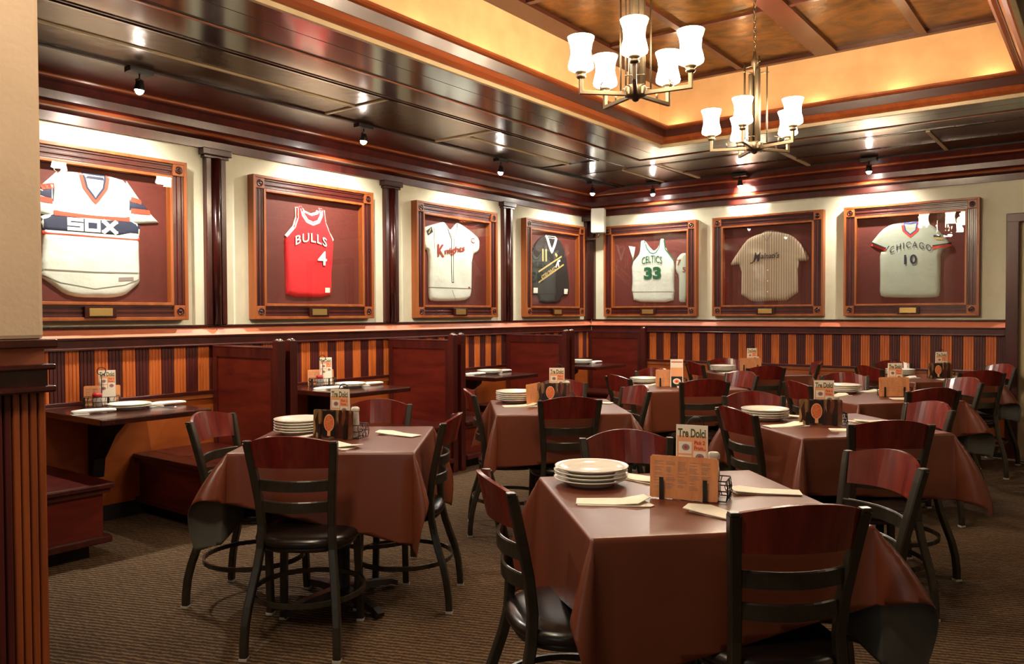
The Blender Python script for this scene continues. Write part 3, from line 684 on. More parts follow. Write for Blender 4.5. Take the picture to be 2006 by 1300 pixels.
def j_chi(mb, c):
    r = lambda L: rel(L, c)
    P = smoothpoly(r([(3.571, 2.207), (3.724, 2.212), (3.777, 2.197), (3.856, 2.143), (3.925, 2.071), (4.008, 1.958), (3.909, 1.922), (3.909, 1.676), (3.908, 1.492), (3.86, 1.469), (3.429, 1.476), (3.373, 1.502), (3.376, 1.693), (3.372, 1.93), (3.426, 1.932), (3.275, 2.005), (3.388, 2.145), (3.471, 2.194)]), 1)
    f = relief(P, .022, 13); sheet(mb, P, f, 'jgrey', base=.008)
    for a, b in (((3.300, 2.012), (3.430, 1.948)), ((3.842, 1.950), (4.000, 1.968))):
        on(mb, f, 'navy', path=r([(a[0], a[1]+.012), (b[0], b[1]+.012)]), w=.014, extra=.003); on(mb, f, 'redprint', path=r([(a[0]-.004, a[1]-.006), (b[0], b[1]-.006)]), w=.022, extra=.004)
    N = r([(3.575, 2.20), (3.59, 2.122), (3.649, 2.062), (3.711, 2.117), (3.726, 2.20)])
    on(mb, f, 'redprint', path=N, w=.020, extra=.002)
    on(mb, f, 'blue', path=[(N[0][0]+.016, N[0][1]), (N[1][0]+.014, N[1][1]+.004), (N[2][0], N[2][1]+.022), (N[3][0]-.014, N[3][1]+.004), (N[4][0]-.016, N[4][1])], w=.010, extra=.003)
    on(mb, f, 'blue', path=r([(3.59, 2.198), (3.65, 2.190), (3.712, 2.200)]), w=.016, extra=.003)
    h = lambda x, z, e: V((x, -(f(x, z)+e), z))
    text_fit(mb, 'CHICAGO', 3.467-c, 3.835-c, 1.905, 1.965, h, 'navy', .0, warp=lambda u, w: (0, .05*(1-u*u)), extra=.006, spacing=1.35)
    text_fit(mb, '10', 3.596-c, 3.709-c, 1.797, 1.890, h, 'navy', .025, extra=.006, spacing=1.15)
    on(mb, f, 'navy', path=r([(3.43, 1.94), (3.46, 1.985)]), w=.006)
    on(mb, f, 'navy', path=r([(3.85, 2.055), (3.91, 2.05)]), w=.02, extra=.004); on(mb, f, 'goldprint', path=r([(3.86, 2.035), (3.93, 2.025)]), w=.022, extra=.004)

make_frame('L', -6.04, 'framed white V-neck baseball jersey with navy chest band and red stripes, leftmost frame', j_sox, tilt=.019)
make_frame('L', -4.292, 'framed red sleeveless basketball jersey with number 4', j_bulls)
make_frame('L', -2.54, 'framed cream buttoned baseball jersey with maroon script lettering', j_knights)
make_frame('L', -.82, 'framed black long-sleeved jersey with white collar and gold diagonal stripes', j_black)
make_frame('B', .856, 'framed white sleeveless basketball jersey with green number 33', j_celtics, width=1.205)
make_frame('B', 2.248, 'framed tan pinstriped button shirt with black script', j_mal, width=1.20)
make_frame('B', 3.64, 'framed pale grey-green V-neck jersey with navy number 10', j_chi, width=1.19)

# ------------------------------------------------------------------ spot lights on the soffit edge
def light(name, typ, loc, energy, col, size=.05, parent=None, **kw):
    l = bpy.data.lights.new(name, typ); l.energy = energy; l.color = col
    if typ == 'AREA': l.size = size
    else: l.shadow_soft_size = size
    for k, v in kw.items(): setattr(l, k, v)
    o = bpy.data.objects.new(name, l); C.objects.link(o); o.location = loc
    if parent: o.parent = parent
    return o
def aim(o, d): o.rotation_euler = V(d).to_track_quat('-Z', 'Y').to_euler()
SP = [(.52, -6.00, 'L', 'leftmost white-hot'), (.52, -4.20, 'L', 'second from left'), (.52, -2.45, 'L', 'third from left'), (.52, -.76, 'L', 'nearest the room corner on the left wall run'),
      (1.03, -.30, 'B', 'nearest the room corner on the back wall run'), (2.03, -.24, 'B', 'above the pinstriped shirt'), (3.33, -.30, 'B', 'above the grey-green number 10 jersey')]
lab = ['small ceiling spotlight above the white V-neck jersey with navy band', 'small ceiling spotlight above the red basketball jersey', 'small ceiling spotlight above the cream jersey with maroon script',
       'small ceiling spotlight above the black jersey near the corner', 'small ceiling spotlight above the white jersey with green 33', 'small ceiling spotlight above the tan pinstriped shirt', 'small ceiling spotlight above the grey-green number 10 jersey']
spot_first = None
for i, (x, y, k, _) in enumerate(SP):
    rz = 0 if k == 'L' else -PI/2     # local -x points at the wall
    if spot_first is None:
        t = thing('track_spotlight', lab[i], 'spotlight', (x, y, 2.815), rz, 'spotlights along the soffit edge')
        mb = MB(); mb.box(-.035, .035, -.075, .075, -.03, .0, 'blackp', .004); mb.build('canopy', t)
        mb = MB(); mb.tube([(0, 0, -.03), (0, 0, -.06), (.0, .022, -.068), (.0, .022, -.10)], .005, 'black'); mb.tube([(.0, 0, -.06), (.0, -.022, -.068), (.0, -.022, -.10)], .005, 'black'); mb.build('yoke', t)
        mb = MB(); mb.lathe([(.014, .03), (.020, .024), (.026, .0), (.033, -.022), (.033, -.026), (.030, -.026), (.026, -.010), (.002, -.010)], 'black', (0, 0, 0), 20); h = mb.build('lamp_head', t, (0, 0, -.10), (0, R(8), 0))
        mb = MB(); mb.lathe([(.001, -.054), (.012, -.051), (.021, -.042), (.025, -.031), (.022, -.020), (.012, -.012), (.001, -.009)], 'bulb', (0, 0, 0), 16); mb.build('bulb', h)
        spot_first = t
    else: copy_tree(spot_first, lab[i], (x, y, 2.815), rz)
    dirv = (-.48, 0, -.80) if k == 'L' else ((0, .50, -.80) if i != 5 else (0, .85, -.15))
    wp = (x, y, 2.640)
    o = light('spot_beam', 'SPOT', wp, (36, 48, 32, 27, 19, 50, 23)[i], HAL, .02, spot_size=R(128) if i != 5 else R(95), spot_blend=.7); aim(o, dirv)
    o = light('spot_spill', 'SPOT', wp, (60, 26, 24, 20, 18, 10, 20)[i], HAL, .02, spot_size=R(158), spot_blend=.5); aim(o, (.35, 0, -.94) if k == 'L' else (0, -.35, -.94))

# ------------------------------------------------------------------ chandeliers
def chandelier(label, loc, rz):
    t = thing('chandelier', label, 'chandelier', loc, rz, 'chandeliers in the ceiling tray')
    mb = MB(); mb.lathe([(.004, -.045), (.014, -.04), (.018, -.03), (.034, -.026), (.05, -.018), (.05, .022), (.042, .03), (.02, .034)], 'nickel', seg=24)
    for k in range(10):
        a = 2*PI*k/10; mb.box(-.006, .006, -.003, .003, -.016, .020, 'nickel', mat=Matrix.Translation((.051*math.cos(a), .051*math.sin(a), 0)) @ Matrix.Rotation(a+PI/2, 4, 'Z'))
    mb.build('hub', t)
    mb = MB()
    for (x, y, r, h) in ((.020, .012, .018, .52), (-.022, .010, .016, .46), (.004, -.024, .018, .49), (-.004, .034, .014, .42)): mb.lathe([(r, .03), (r, h-.01), (r*.8, h), (.001, h)], 'nickel', (x, y, 0), 16)
    mb.lathe([(.006, .45), (.010, .50), (.022, .52), (.022, .545), (.012, .56), (.008, .60), (.001, .60)], 'nickel', (0, 0, 0), 16)
    mb.build('stem', t)
    for k in range(5):
        a = 2*PI*k/5+R(36); c, s = math.cos(a), math.sin(a); h = .50+.05*(k % 2)
        mb = MB(); mb.tube([(.075*c, .075*s, .02), (.075*c, .075*s, h)], .0045, 'nickel', 8)
        mb.tube([(.01*c, .01*s, h-.035), (.088*c, .088*s, h-.035)], .003, 'nickel', 6); mb.tube([(.02*c, .02*s, .022), (.078*c, .078*s, .022)], .004, 'nickel', 6)
        mb.build('rod', t)
    for k in range(5):
        a = 2*PI*k/5; Mx = Matrix.Rotation(a, 4, 'Z')
        mb = MB()
        mb.box(.04, .275, -.009, .009, -.018, .0, 'nickel', .002, Mx); mb.box(.257, .275, -.009, .009, -.002, .055, 'nickel', .002, Mx)
        mb.tube([Mx @ V((.17, 0, 0)), Mx @ V((.17, 0, .035))], .005, 'nickel', 8); mb.tube([Mx @ V((.17, -.045, .032)), Mx @ V((.17, .045, .032))], .003, 'nickel', 6)
        arm = mb.build('arm', t)
        mb = MB(); p = Mx @ V((.266, 0, 0))
        mb.lathe([(.008, .052), (.020, .058), (.024, .066), (.017, .073), (.026, .080), (.029, .092), (.020, .094)], 'nickel', p, 20); mb.build('cup', arm)
        mb = MB(); mb.lathe([(.018, .092), (.045, .094), (.058, .102), (.0605, .112), (.056, .135), (.049, .162), (.048, .185), (.052, .215), (.060, .238), (.063, .248), (.059, .248), (.049, .22), (.044, .185), (.045, .16), (.051, .135), (.045, .105), (.015, .098)], 'shade', p, 28)
        mb.build('lamp_shade', arm)
        light('shade_lamp', 'POINT', V(loc)+Matrix.Rotation(rz, 3, 'Z') @ V((p.x, p.y, .29)), 2.5, WARM, .05)
    mb = MB(); z = .60; i = 0; top = 3.372-loc[2]
    while z < top-.03:
        pts = [(.009*math.cos(q), .019*math.sin(q)) for q in [2*PI*w/12 for w in range(12)]]
        P = [V((u, 0, z+.018+v)) if i % 2 == 0 else V((0, u, z+.018+v)) for u, v in pts]
        mb.tube(P, .0028, 'nickel', 6, True, up=V((0, 1, .01)) if i % 2 == 0 else V((1, 0, .01))); z += .031; i += 1
    mb.build('chain', t)
    mb = MB(); mb.lathe([(.06, top-.001), (.06, top-.012), (.02, top-.03), (.004, top-.032)], 'nickel', seg=24); mb.build('ceiling_cap', t)
    return t
cam_right = R(37.09)
chandelier('nearer chandelier with five glowing opal shades, larger in view', (3.39, -5.094, 2.385), cam_right+R(-28))
chandelier('farther chandelier with five glowing opal shades hanging on a chain', (3.39, -3.516, 2.385), cam_right+R(22))

# cove bulbs along the trough
cl = 0; bulbs = []
def cove(x, y):
    bulbs.append((x, y))
y = -2.6
while y > -8.4: cove(1.985, y); y -= .62
x = 2.12
while x < 4.75: cove(x, -1.985); x += .60
y = -2.6
while y > -8.4: cove(4.795, y); y -= .8
cb = None
for i, (x, y) in enumerate(bulbs):
    light('cove_glow', 'POINT', (x, y, 2.955), .75, (1, .74, .46), .02)

# small speaker in the corner
t = thing('wall_speaker', 'small white loudspeaker on a bracket high in the room corner', 'speaker', (.27, -.22, 2.44), R(20))
mb = MB(); mb.box(-.08, .08, -.07, .07, -.14, .15, 'plaster_white', .012); mb.build('cabinet', t)
mb = MB(); mb.box(-.068, .068, -.075, -.069, -.125, .135, 'plaster_white', .002); mb.build('grille', t)
mb = MB(); mb.tube([(0, .02, -.14), (-.01, .03, -.185), (-.09, .12, -.20), (-.23, .13, -.20)], .010, 'steel'); mb.build('bracket', t)

# ------------------------------------------------------------------ booths
def booth_bench(label, ypost, sgn):
    """sgn=+1: sitter looks to +y, back at ypost; local y = outward from back"""
    t = thing('booth_bench', label, 'bench', (0, ypost, 0), 0, 'booth benches along the left wall')
    S = lambda y: y*sgn
    def bx(mb, x0, x1, y0, y1, z0, z1, m, bev=0): a, b = sorted((S(y0), S(y1))); mb.box(x0, x1, a, b, z0, z1, m, bev)
    mb = MB(); bx(mb, .04, .765, -.022, .002, .10, 1.10, 'mahog_x'); bx(mb, .04, .765, .002, .010, 1.035, 1.105, 'mahog', .002); bx(mb, .04, .09, .002, .010, .10, 1.035, 'mahog', .002); bx(mb, .715, .765, .002, .010, .10, 1.035, 'mahog', .002)
    bx(mb, .04, .765, -.030, -.022, 1.035, 1.105, 'mahog', .002); bx(mb, .04, .09, -.030, -.022, .10, 1.035, 'mahog', .002); bx(mb, .715, .765, -.030, -.022, .10, 1.035, 'mahog', .002)
    bx(mb, .04, .765, -.032, .012, 1.10, 1.112, 'mahog', .003); mb.build('backrest', t)
    mb = MB(); bx(mb, .765, .822, -.034, .026, 0, 1.158, 'mahog', .004)
    mb.lathe([(.026, 1.156), (.027, 1.162), (.018, 1.170), (.002, 1.173)], 'steel', (.793, S(-.004), 0), 16); mb.build('end_post', t)
    mb = MB(); bx(mb, .022, .84, .012, .60, .385, .415, 'mahog', .010); bx(mb, .022, .82, .03, .585, .355, .385, 'mahog', .004); mb.build('seat', t)
    mb = MB(); bx(mb, .022, .80, .03, .55, .10, .355, 'mahog_x'); bx(mb, .03, .74, .03, .50, 0, .10, 'dark'); mb.build('base', t)
    mb = MB(); bx(mb, .022, .835, .03, .585, .085, .125, 'mahog', .008); mb.build('foot_rail', t)
    return t
names = ['leftmost booth', 'second booth from left', 'third booth from left', 'booth in the far corner']
dA = [-6.94, -5.117, -3.365, -1.640]; dB = [-5.222, -3.475, -1.745, -.065]
for k in range(4):
    booth_bench('reddish wooden booth bench on the near side, %s' % names[k], dA[k], 1)
    booth_bench('reddish wooden booth bench on the far side, %s' % names[k], dB[k], -1)
btab = []
bt = thing('booth_table', 'dark wooden booth table on a wall bracket in the %s' % names[0], 'table', (0, -6.07, 0), 0, 'booth tables on brackets')
mb = MB(); mb.box(.036, .82, -.335, .335, .725, .76, 'darkwood', .007); mb.build('tabletop', bt)
mb = MB(); mb.prism([(.02, .30), (.08, .30), (.09, .36), (.10, .42), (.24, .58), (.36, .66), (.38, .724), (.02, .724)], -.035, .035, 'blackp', Matrix(((1, 0, 0, 0), (0, 0, 1, 0), (0, 1, 0, 0), (0, 0, 0, 1)))); mb.box(.3, .55, -.05, .05, .71, .724, 'blackp'); mb.build('bracket', bt)
for k in range(1, 4): copy_tree(bt, 'dark wooden booth table on a wall bracket in the %s' % names[k], (0, -6.07+1.735*k, 0))

# ------------------------------------------------------------------ chairs
def curve_y(x, w=.155, b=.050): return -b*(1-(x/w)**2)
def make_chair(label, loc, rz):
    t = thing('dining_chair', label, 'chair', loc, rz, 'dining chairs round the cloth-covered tables')
    prof = [(-.015, -.011), (-.011, -.015), (.011, -.015), (.015, -.011), (.015, .011), (.011, .015), (-.011, .015), (-.015, .011)]
    glide = MB()
    for s in (-1, 1):
        ctrl = [(.182, -.262, .008), (.182, -.260, .06), (.180, -.252, .13), (.173, -.236, .20), (.163, -.213, .27), (.152, -.192, .34), (.144, -.177, .41), (.140, -.172, .50), (.145, -.184, .60), (.155, -.205, .70), (.166, -.228, .80), (.170, -.238, .838)]
        mb = MB(); P = [V((x*s, y, z)) for x, y, z in ctrl]
        mb.sweep(P, prof, 'chairmetal', up=V((0, 1, 0)))
        mb.box(-.013, .013, -.013, .013, 0, .010, 'chairmetal', .003, Matrix.Translation((.171*s, -.240, .836)))
        lg = mb.build('rear_leg', t)
        mb = MB(); mb.box(-.016, .016, -.016, .016, 0, .012, 'glide', .002, Matrix.Translation((.182*s, -.262, 0))); mb.build('foot_glide', lg)
        mb = MB(); mb.sweep([V((.170*s, .158, .008)), V((.166*s, .152, .20)), V((.158*s, .142, .408))], prof, 'chairmetal', up=V((0, 1, 0)))
        lg = mb.build('front_leg', t)
        mb = MB(); mb.box(-.016, .016, -.016, .016, 0, .012, 'glide', .002, Matrix.Translation((.170*s, .158, 0))); mb.build('foot_glide', lg)
    # back panel with arched top
    n = 14; mb = MB(); vs = []; fs = []
    for i in range(n+1):
        x = -.158+.316*i/n; u = x/.158; yc = curve_y(x)
        zt = .842+.030*(1-u*u); zb = .738+.006*(1-u*u)
        for z, dy in ((zb, 0), (zt, 0)):
            yb = -.212-(z-.738)*.24+yc
            for w in (-.007, .007): vs.append(V((x, yb+w, z)))
    for i in range(n):
        a = 4*i; b = a+4
        fs += [(a, b, b+2, a+2), (a+1, a+3, b+3, b+1), (a, a+1, b+1, b), (a+2, b+2, b+3, a+3)]
    fs += [(0, 2, 3, 1), (4*n, 4*n+1, 4*n+3, 4*n+2)]
    mb.faces(vs, fs, 'chairwood'); mb.build('back_panel', t)
    for z0, y0, w in ((.645, -.192, .146), (.560, -.180, .139)):
        mb = MB(); path = [V((x, y0+curve_y(x, w, .042), z0+.022)) for x in [-w+2*w*i/12 for i in range(13)]]
        mb.sweep(path, [(-.005, -.022), (.005, -.022), (.005, .018), (.002, .022), (-.002, .022), (-.005, .018)], 'chairmetal'); mb.build('back_slat', t)
    def sq(r, e=.80, n=40):
        o = []
        for k in range(n):
            a = 2*PI*k/n; c, s = math.cos(a), math.sin(a)
            o.append((r*math.copysign(abs(c)**e, c), r*math.copysign(abs(s)**e, s)))
        return o
    def loft(mb, rings, m):
        L = len(rings[0]); vs = [v for r in rings for v in r]; fs = []
        for i in range(len(rings)-1):
            for k in range(L): fs.append((i*L+k, i*L+(k+1) % L, (i+1)*L+(k+1) % L, (i+1)*L+k))
        fs += [tuple(range(L))[::-1], tuple((len(rings)-1)*L+k for k in range(L))]; mb.faces(vs, fs, m, True)
    mb = MB(); loft(mb, [[V((x, y-.005, z)) for x, y in sq(r)] for r, z in ((.17, .395), (.188, .397), (.190, .41), (.186, .416))], 'chairmetal'); mb.build('seat_frame', t)
    mb = MB(); loft(mb, [[V((x, y-.005, z)) for x, y in sq(r)] for r, z in ((.185, .416), (.203, .419), (.207, .430), (.203, .444), (.190, .455), (.150, .463), (.08, .467), (.01, .468))], 'vinyl'); mb.build('seat', t)
    mb = MB(); mb.sweep([V((.226*math.cos(a), -.02+.226*math.sin(a), .205)) for a in [2*PI*k/36 for k in range(36)]], [(-.005, -.010), (.005, -.010), (.005, .010), (-.005, .010)], 'chairmetal', True, sm=False); mb.build('foot_ring', t)
    return t

TAB = {'T1': (2.38, -6.06, 37, 'front-left table'), 'T2': (4.17, -6.23, 45, 'front-right table'), 'T3': (2.48, -4.43, 41, 'left row second table'), 'T4': (4.08, -4.28, 47, 'right row second table'),
       'T5': (2.50, -2.72, 48, 'left row third table'), 'T6': (3.92, -2.70, 49, 'right row third table'), 'T7': (2.48, -1.05, 46, 'left row farthest table'), 'T8': (3.93, -.80, 46, 'right row farthest table')}
CH = {'T1': [((2.70, -6.584), 124, 'near'), ((1.815, -6.359), 24, 'left'), ((2.068, -5.53), -49, 'far'), ((2.756, -5.73), 213, 'right')],
      'T2': [((4.609, -6.517), 134, 'near'), ((3.792, -6.68), 50, 'left'), ((3.71, -5.765), -50, 'far'), ((4.618, -5.667), 233, 'right')],
      'T3': [((2.794, -4.755), 134, 'near'), ((2.07, -4.732), 40, 'left'), ((2.142, -3.86), -52, 'far'), ((2.788, -3.975), 237, 'right')],
      'T4': [((4.457, -4.771), 124, 'near'), ((3.736, -4.703), 52, 'left'), ((3.55, -3.953), -55, 'far'), ((4.467, -3.947), 227, 'right')],
      'T5': [((2.924, -3.208), 132, 'near'), ((2.228, -3.21), 60, 'left'), ((2.153, -2.43), -50, 'far'), ((2.881, -2.396), 243, 'right')],
      'T6': [((4.34, -3.026), 135, 'near'), ((3.50, -2.99), 46, 'left'), ((3.581, -2.112), -56, 'far'), ((4.383, -2.098), 226, 'right')],
      'T7': [((2.783, -1.563), 135, 'near'), ((2.025, -1.37), 50, 'left'), ((2.052, -.696), -53, 'far'), ((2.948, -.661), 205, 'right')],
      'T8': [((4.388, -1.179), 122, 'near'), ((3.52, -1.08), 50, 'left'), ((3.538, -.248), -57, 'far'), ((4.428, -.25), 225, 'right')]}
ch0 = None
for T, L in CH.items():
    for (bx_, by_), face, side in L:
        a = R(face); # back top mid at local (0,-.238); facing +y -> world angle 'face'
        ox, oy = bx_+.238*math.cos(a), by_+.238*math.sin(a)
        lb = 'black metal chair with reddish wooden back, %s side of the %s' % (side, TAB[T][3])
        if ch0 is None: ch0 = make_chair(lb, (ox, oy, 0), a-PI/2)
        else: copy_tree(ch0, lb, (ox, oy, 0), a-PI/2)

# ------------------------------------------------------------------ tables and cloths
HT = .38
tb0 = None
def make_table(label, loc, rz):
    t = thing('dining_table', label, 'table', loc, rz, 'square pedestal tables')
    mb = MB(); mb.box(-HT, HT, -HT, HT, .725, .757, 'darkwood', .004); mb.build('tabletop', t)
    mb = MB(); mb.lathe([(.045, .04), (.038, .06), (.038, .70), (.09, .715), (.09, .724)], 'blackp', seg=20); mb.build('pedestal', t)
    for k in range(4):
        mb = MB(); Mx = Matrix.Rotation(k*PI/2+PI/4, 4, 'Z'); P = [Mx @ V(p) for p in ((.02, 0, .060), (.15, 0, .052), (.27, 0, .034), (.305, 0, .018))]
        mb.sweep(P, [(-.03, -.014), (.03, -.014), (.02, .014), (-.02, .014)], 'blackp', scale=[1.2, 1, .85, .8]); mb.build('base_foot', t)
    return t
def hang(d, tilt, r=.010):
    amax = PI/2-tilt
    if d < r*amax: a = d/r; return r*math.sin(a), r*(1-math.cos(a))
    o, dn = r*math.sin(amax), r*(1-math.cos(amax)); dd = d-r*amax; n = 12; st = dd/n
    for i in range(n):
        t = tilt*(1-(i+.5)*st/.55); o += st*math.sin(t); dn += st*math.cos(t)
    return o, dn
def cloth(label, loc, rz, half=.665, turn=0.0, off=(0, 0), flare=(.6, .6, .6, .6), seed=0):
    """a square cloth laid turned by `turn` on the table; flare per corner: (+,+), (-,+), (-,-), (+,-)"""
    rnd = random.Random(seed); ph = [rnd.uniform(0, 6) for _ in range(4)]
    a = HT+.002; tc = .10; E = .62
    o = [-a-E*(1-(i/30)) for i in range(30)]+[-a-.013, -a-.009, -a-.005, -a-.002]
    X = o+[-a+2*a*i/14 for i in range(15)]+[-x for x in reversed(o)]; n = len(X)
    bm = bmesh.new(); vs = [bm.verts.new((u, v, 0)) for v in X for u in X]
    for j in range(n-1):
        for i in range(n-1): bm.faces.new((vs[j*n+i], vs[j*n+i+1], vs[(j+1)*n+i+1], vs[(j+1)*n+i]))
    for k in range(4):
        q = turn+k*PI/2; d = V((math.cos(q), math.sin(q), 0))
        bmesh.ops.bisect_plane(bm, geom=bm.verts[:]+bm.edges[:]+bm.faces[:], plane_co=V((off[0], off[1], 0))+d*half, plane_no=d, clear_outer=True, dist=1e-5)
    def face_tilt(t, k): return .035+(tc-.035)*min(1, t)**2+.03*math.sin(3.2*t+ph[k])*(1-min(1, t))
    for vt in bm.verts:
        u, v = vt.co.x, vt.co.y; du, dv = abs(u)-a, abs(v)-a; su = 1 if u > 0 else -1; sv = 1 if v > 0 else -1
        if du <= 0 and dv <= 0: p = V((u, v, 0))
        elif dv <= 0: ot, dn = hang(du, face_tilt(abs(v)/a, 0 if su > 0 else 2)); p = V((su*(a+ot), v, -dn))
        elif du <= 0: ot, dn = hang(dv, face_tilt(abs(u)/a, 1 if sv > 0 else 3)); p = V((u, sv*(a+ot), -dn))
        else:
            ci = {(1, 1): 0, (-1, 1): 1, (-1, -1): 2, (1, -1): 3}[(su, sv)]
            rho = math.hypot(du, dv); phi = math.atan2(dv, du); tl = tc+(flare[ci]-tc)*math.sin(2*phi)
            ot, dn = hang(rho, tl); p = V((su*(a+ot*math.cos(phi)), sv*(a+ot*math.sin(phi)), -dn))
        vt.co = p
    for f in bm.faces: f.smooth = True
    me = bpy.data.meshes.new('tablecloth'); bm.to_mesh(me); bm.free(); me.materials.append(M['cloth']); me.materials.append(M['clothback'])
    o = bpy.data.objects.new('tablecloth', me); C.objects.link(o); o.location = (loc[0], loc[1], .7600); o.rotation_euler = (0, 0, rz)
    if sum(p.normal.z*p.area for p in me.polygons) < 0: me.flip_normals()
    s = o.modifiers.new('thick', 'SOLIDIFY'); s.thickness = .0016; s.offset = -1; s.material_offset = 1; s.material_offset_rim = 1
    tag(o, label, 'tablecloth', 'brown vinyl tablecloths')
    return o
ZT0 = .7602
# turn (degrees), half size, flares
CL = {'T1': (-13, .665, (.6, .6, .85, .5)), 'T2': (13, .665, (.6, .6, .5, .85)), 'T3': (4, .66, (.7, .7, .45, .8)), 'T4': (-4, .67, (.8, .7, .5, .7)),
      'T5': (5, .66, (.7, .7, .45, .7)), 'T6': (9, .66, (.7, .6, .45, .85)), 'T7': (-5, .65, (.5, .6, .5, .7)), 'T8': (9, .64, (.5, .2, .5, .8))}
for i, (T, (x, y, a, nm)) in enumerate(TAB.items()):
    lb = 'square pedestal table under the brown cloth, the %s' % nm
    if tb0 is None: tb0 = make_table(lb, (x, y, 0), R(a))
    else: copy_tree(tb0, lb, (x, y, 0), R(a))
    cloth('brown vinyl tablecloth with grey underside draped over the %s' % nm, (x, y, 0), R(a), CL[T][1], R(CL[T][0]), (0, 0), CL[T][2], i)

# ------------------------------------------------------------------ tableware
pl0 = None
ords = {1: ['only'], 2: ['top', 'bottom'], 3: ['top', 'middle', 'bottom'], 4: ['top', 'second from top', 'third from top', 'bottom'], 5: ['top', 'second from top', 'third from top', 'fourth from top', 'bottom']}
def plates(x, y, n, where, z=ZT0, rr=1.0):
    global pl0
    for k in range(n):          # k=0 lowest
        word = ords[n][n-1-k]
        lb = 'white plate, %s of the stack on the %s' % (word, where) if n > 1 else 'single white plate on the %s' % where
        p = (x+random.uniform(-.002, .002), y+random.uniform(-.002, .002), z+.0005+k*.0125)
        if pl0 is None:
            mb = MB(); mb.lathe([(.001, .003), (.070, .003), (.074, 0), (.078, 0), (.080, .004), (.100, .013), (.121, .021), (.1235, .0225), (.1235, .0245), (.120, .0250), (.098, .0175), (.078, .0085), (.001, .0075)], 'white', seg=56)
            pl0 = mb.build('plate', None, p); tag(pl0, lb, 'plate', 'white plates')
        else:
            o = pl0.copy(); C.objects.link(o); o.location = p; o['label'] = lb
def w2(T, lx, ly):
    x, y, a, _ = TAB[T]; a = R(a); return x+lx*math.cos(a)-ly*math.sin(a), y+lx*math.sin(a)+ly*math.cos(a)
PL = {'T1': ((-.225, .15), 5), 'T2': ((-.235, .250), 4), 'T3': ((-.235, .25), 5), 'T4': ((-.245, .235), 4), 'T5': ((-.19, .25), 3), 'T6': ((-.06, .25), 4), 'T7': ((-.22, .2), 4), 'T8': ((-.08, .25), 4)}
for T, ((lx, ly), n) in PL.items(): plates(*w2(T, lx, ly), n, TAB[T][3])
BY = [-6.07+1.735*k for k in range(4)]
BT = ['leftmost booth table', 'second booth table from left', 'third booth table from left', 'far corner booth table']
for k, (x, y, n) in enumerate([(.44, BY[0]+.02, 2), (.46, BY[1]+.03, 2), (.47, BY[2]+.03, 2), (.42, BY[3]+.02, 3)]): plates(x, y, n, BT[k], .760)

# napkins: folded paper wedges, and rolled white ones in booths
np0 = None
def napkin(x, y, rz, where, z=ZT0+.0003):
    global np0
    lb = 'folded cream paper napkin %s' % where
    if np0 is None:
        mb = MB()
        def layer(P, z0, th, lift):
            n = len(P); vs = []
            for zz in (0, th):
                for (u, v) in P: vs.append(V((u, v*1.35, z0+zz+lift*max(0, (u+.02)/.13)**2)))
            fs = [(k, (k+1) % n, n+(k+1) % n, n+k) for k in range(n)]
            mb.faces(vs, fs+[tuple(range(n))[::-1], tuple(range(n, 2*n))], 'paper')
        layer([(-.11, -.028), (.0, -.034), (.105, -.040), (.118, -.030), (.09, .028), (0, .026), (-.10, .022)], 0, .0022, .001)
        layer([(-.113, -.022), (-.0, -.030), (.07, -.036), (.112, .004), (.098, .040), (.03, .028), (-.108, .030)], .0028, .0022, .012)
        np0 = mb.build('paper_napkin', None, (x, y, z), (0, 0, rz)); tag(np0, lb, 'napkin', 'folded paper napkins'); np0['label'] = lb
    else:
        o = np0.copy(); C.objects.link(o); o.location = (x, y, z); o.rotation_euler = (0, 0, rz); o['label'] = lb
NP = {'T1': [(.255, .09, 150, 'right'), (-.235, -.02, 0, 'left'), (.05, -.22, -50, 'near')],
      'T2': [(-.235, -.03, -10, 'left'), (-.05, .285, -50, 'far'), (.275, .03, 165, 'right'), (.03, -.225, 125, 'near')],
      'T3': [(-.22, .01, 10, 'left'), (.27, .14, 160, 'right')], 'T4': [(-.27, -.02, 10, 'left'), (.0, .27, 170, 'far'), (-.03, -.23, -20, 'near'), (.25, .03, 175, 'right')],
      'T5': [(-.24, .07, 0, 'left'), (.0, -.24, 150, 'near')], 'T6': [(-.24, .06, 20, 'left'), (.14, .26, 0, 'far'), (.10, -.22, -20, 'near'), (.26, .08, 170, 'right')],
      'T7': [(-.25, -.02, 20, 'left')], 'T8': [(-.2, .0, 10, 'left'), (.06, -.22, 0, 'near'), (.25, .05, 160, 'right')]}
for T, L in NP.items():
    for lx, ly, r, sd in L: x, y = w2(T, lx, ly); napkin(x, y, R(TAB[T][2]+r), 'at the %s side of the %s' % (sd, TAB[T][3]))
rn0 = None
def rolled(x, y, rz, where):
    global rn0
    lb = 'rolled white napkin %s' % where
    if rn0 is None:
        mb = MB(); mb.sweep([(-.115, 0, .016), (-.05, .004, .017), (.03, -.002, .017), (.09, .0, .016), (.118, .002, .014)], [(.026*math.cos(q), .0135*math.sin(q)) for q in [2*PI*k/14 for k in range(14)]], 'whitepaper', sm=True, scale=[.75, 1, .95, .8, .6])
        mb.box(-.12, -.03, -.030, .022, .001, .004, 'whitepaper', .001)
        rn0 = mb.build('rolled_napkin', None, (x, y, .7595), (0, 0, rz)); tag(rn0, lb, 'napkin', 'rolled napkins in the booths')
    else:
        o = rn0.copy(); C.objects.link(o); o.location = (x, y, .7595); o.rotation_euler = (0, 0, rz); o['label'] = lb
for k in range(4):
    if k < 3: rolled(.49, BY[k]-.215, R(80), 'near the left edge of the %s' % BT[k])
    rolled(.45 if k < 3 else .46, BY[k]+.255, R(85), 'near the right edge of the %s' % BT[k])
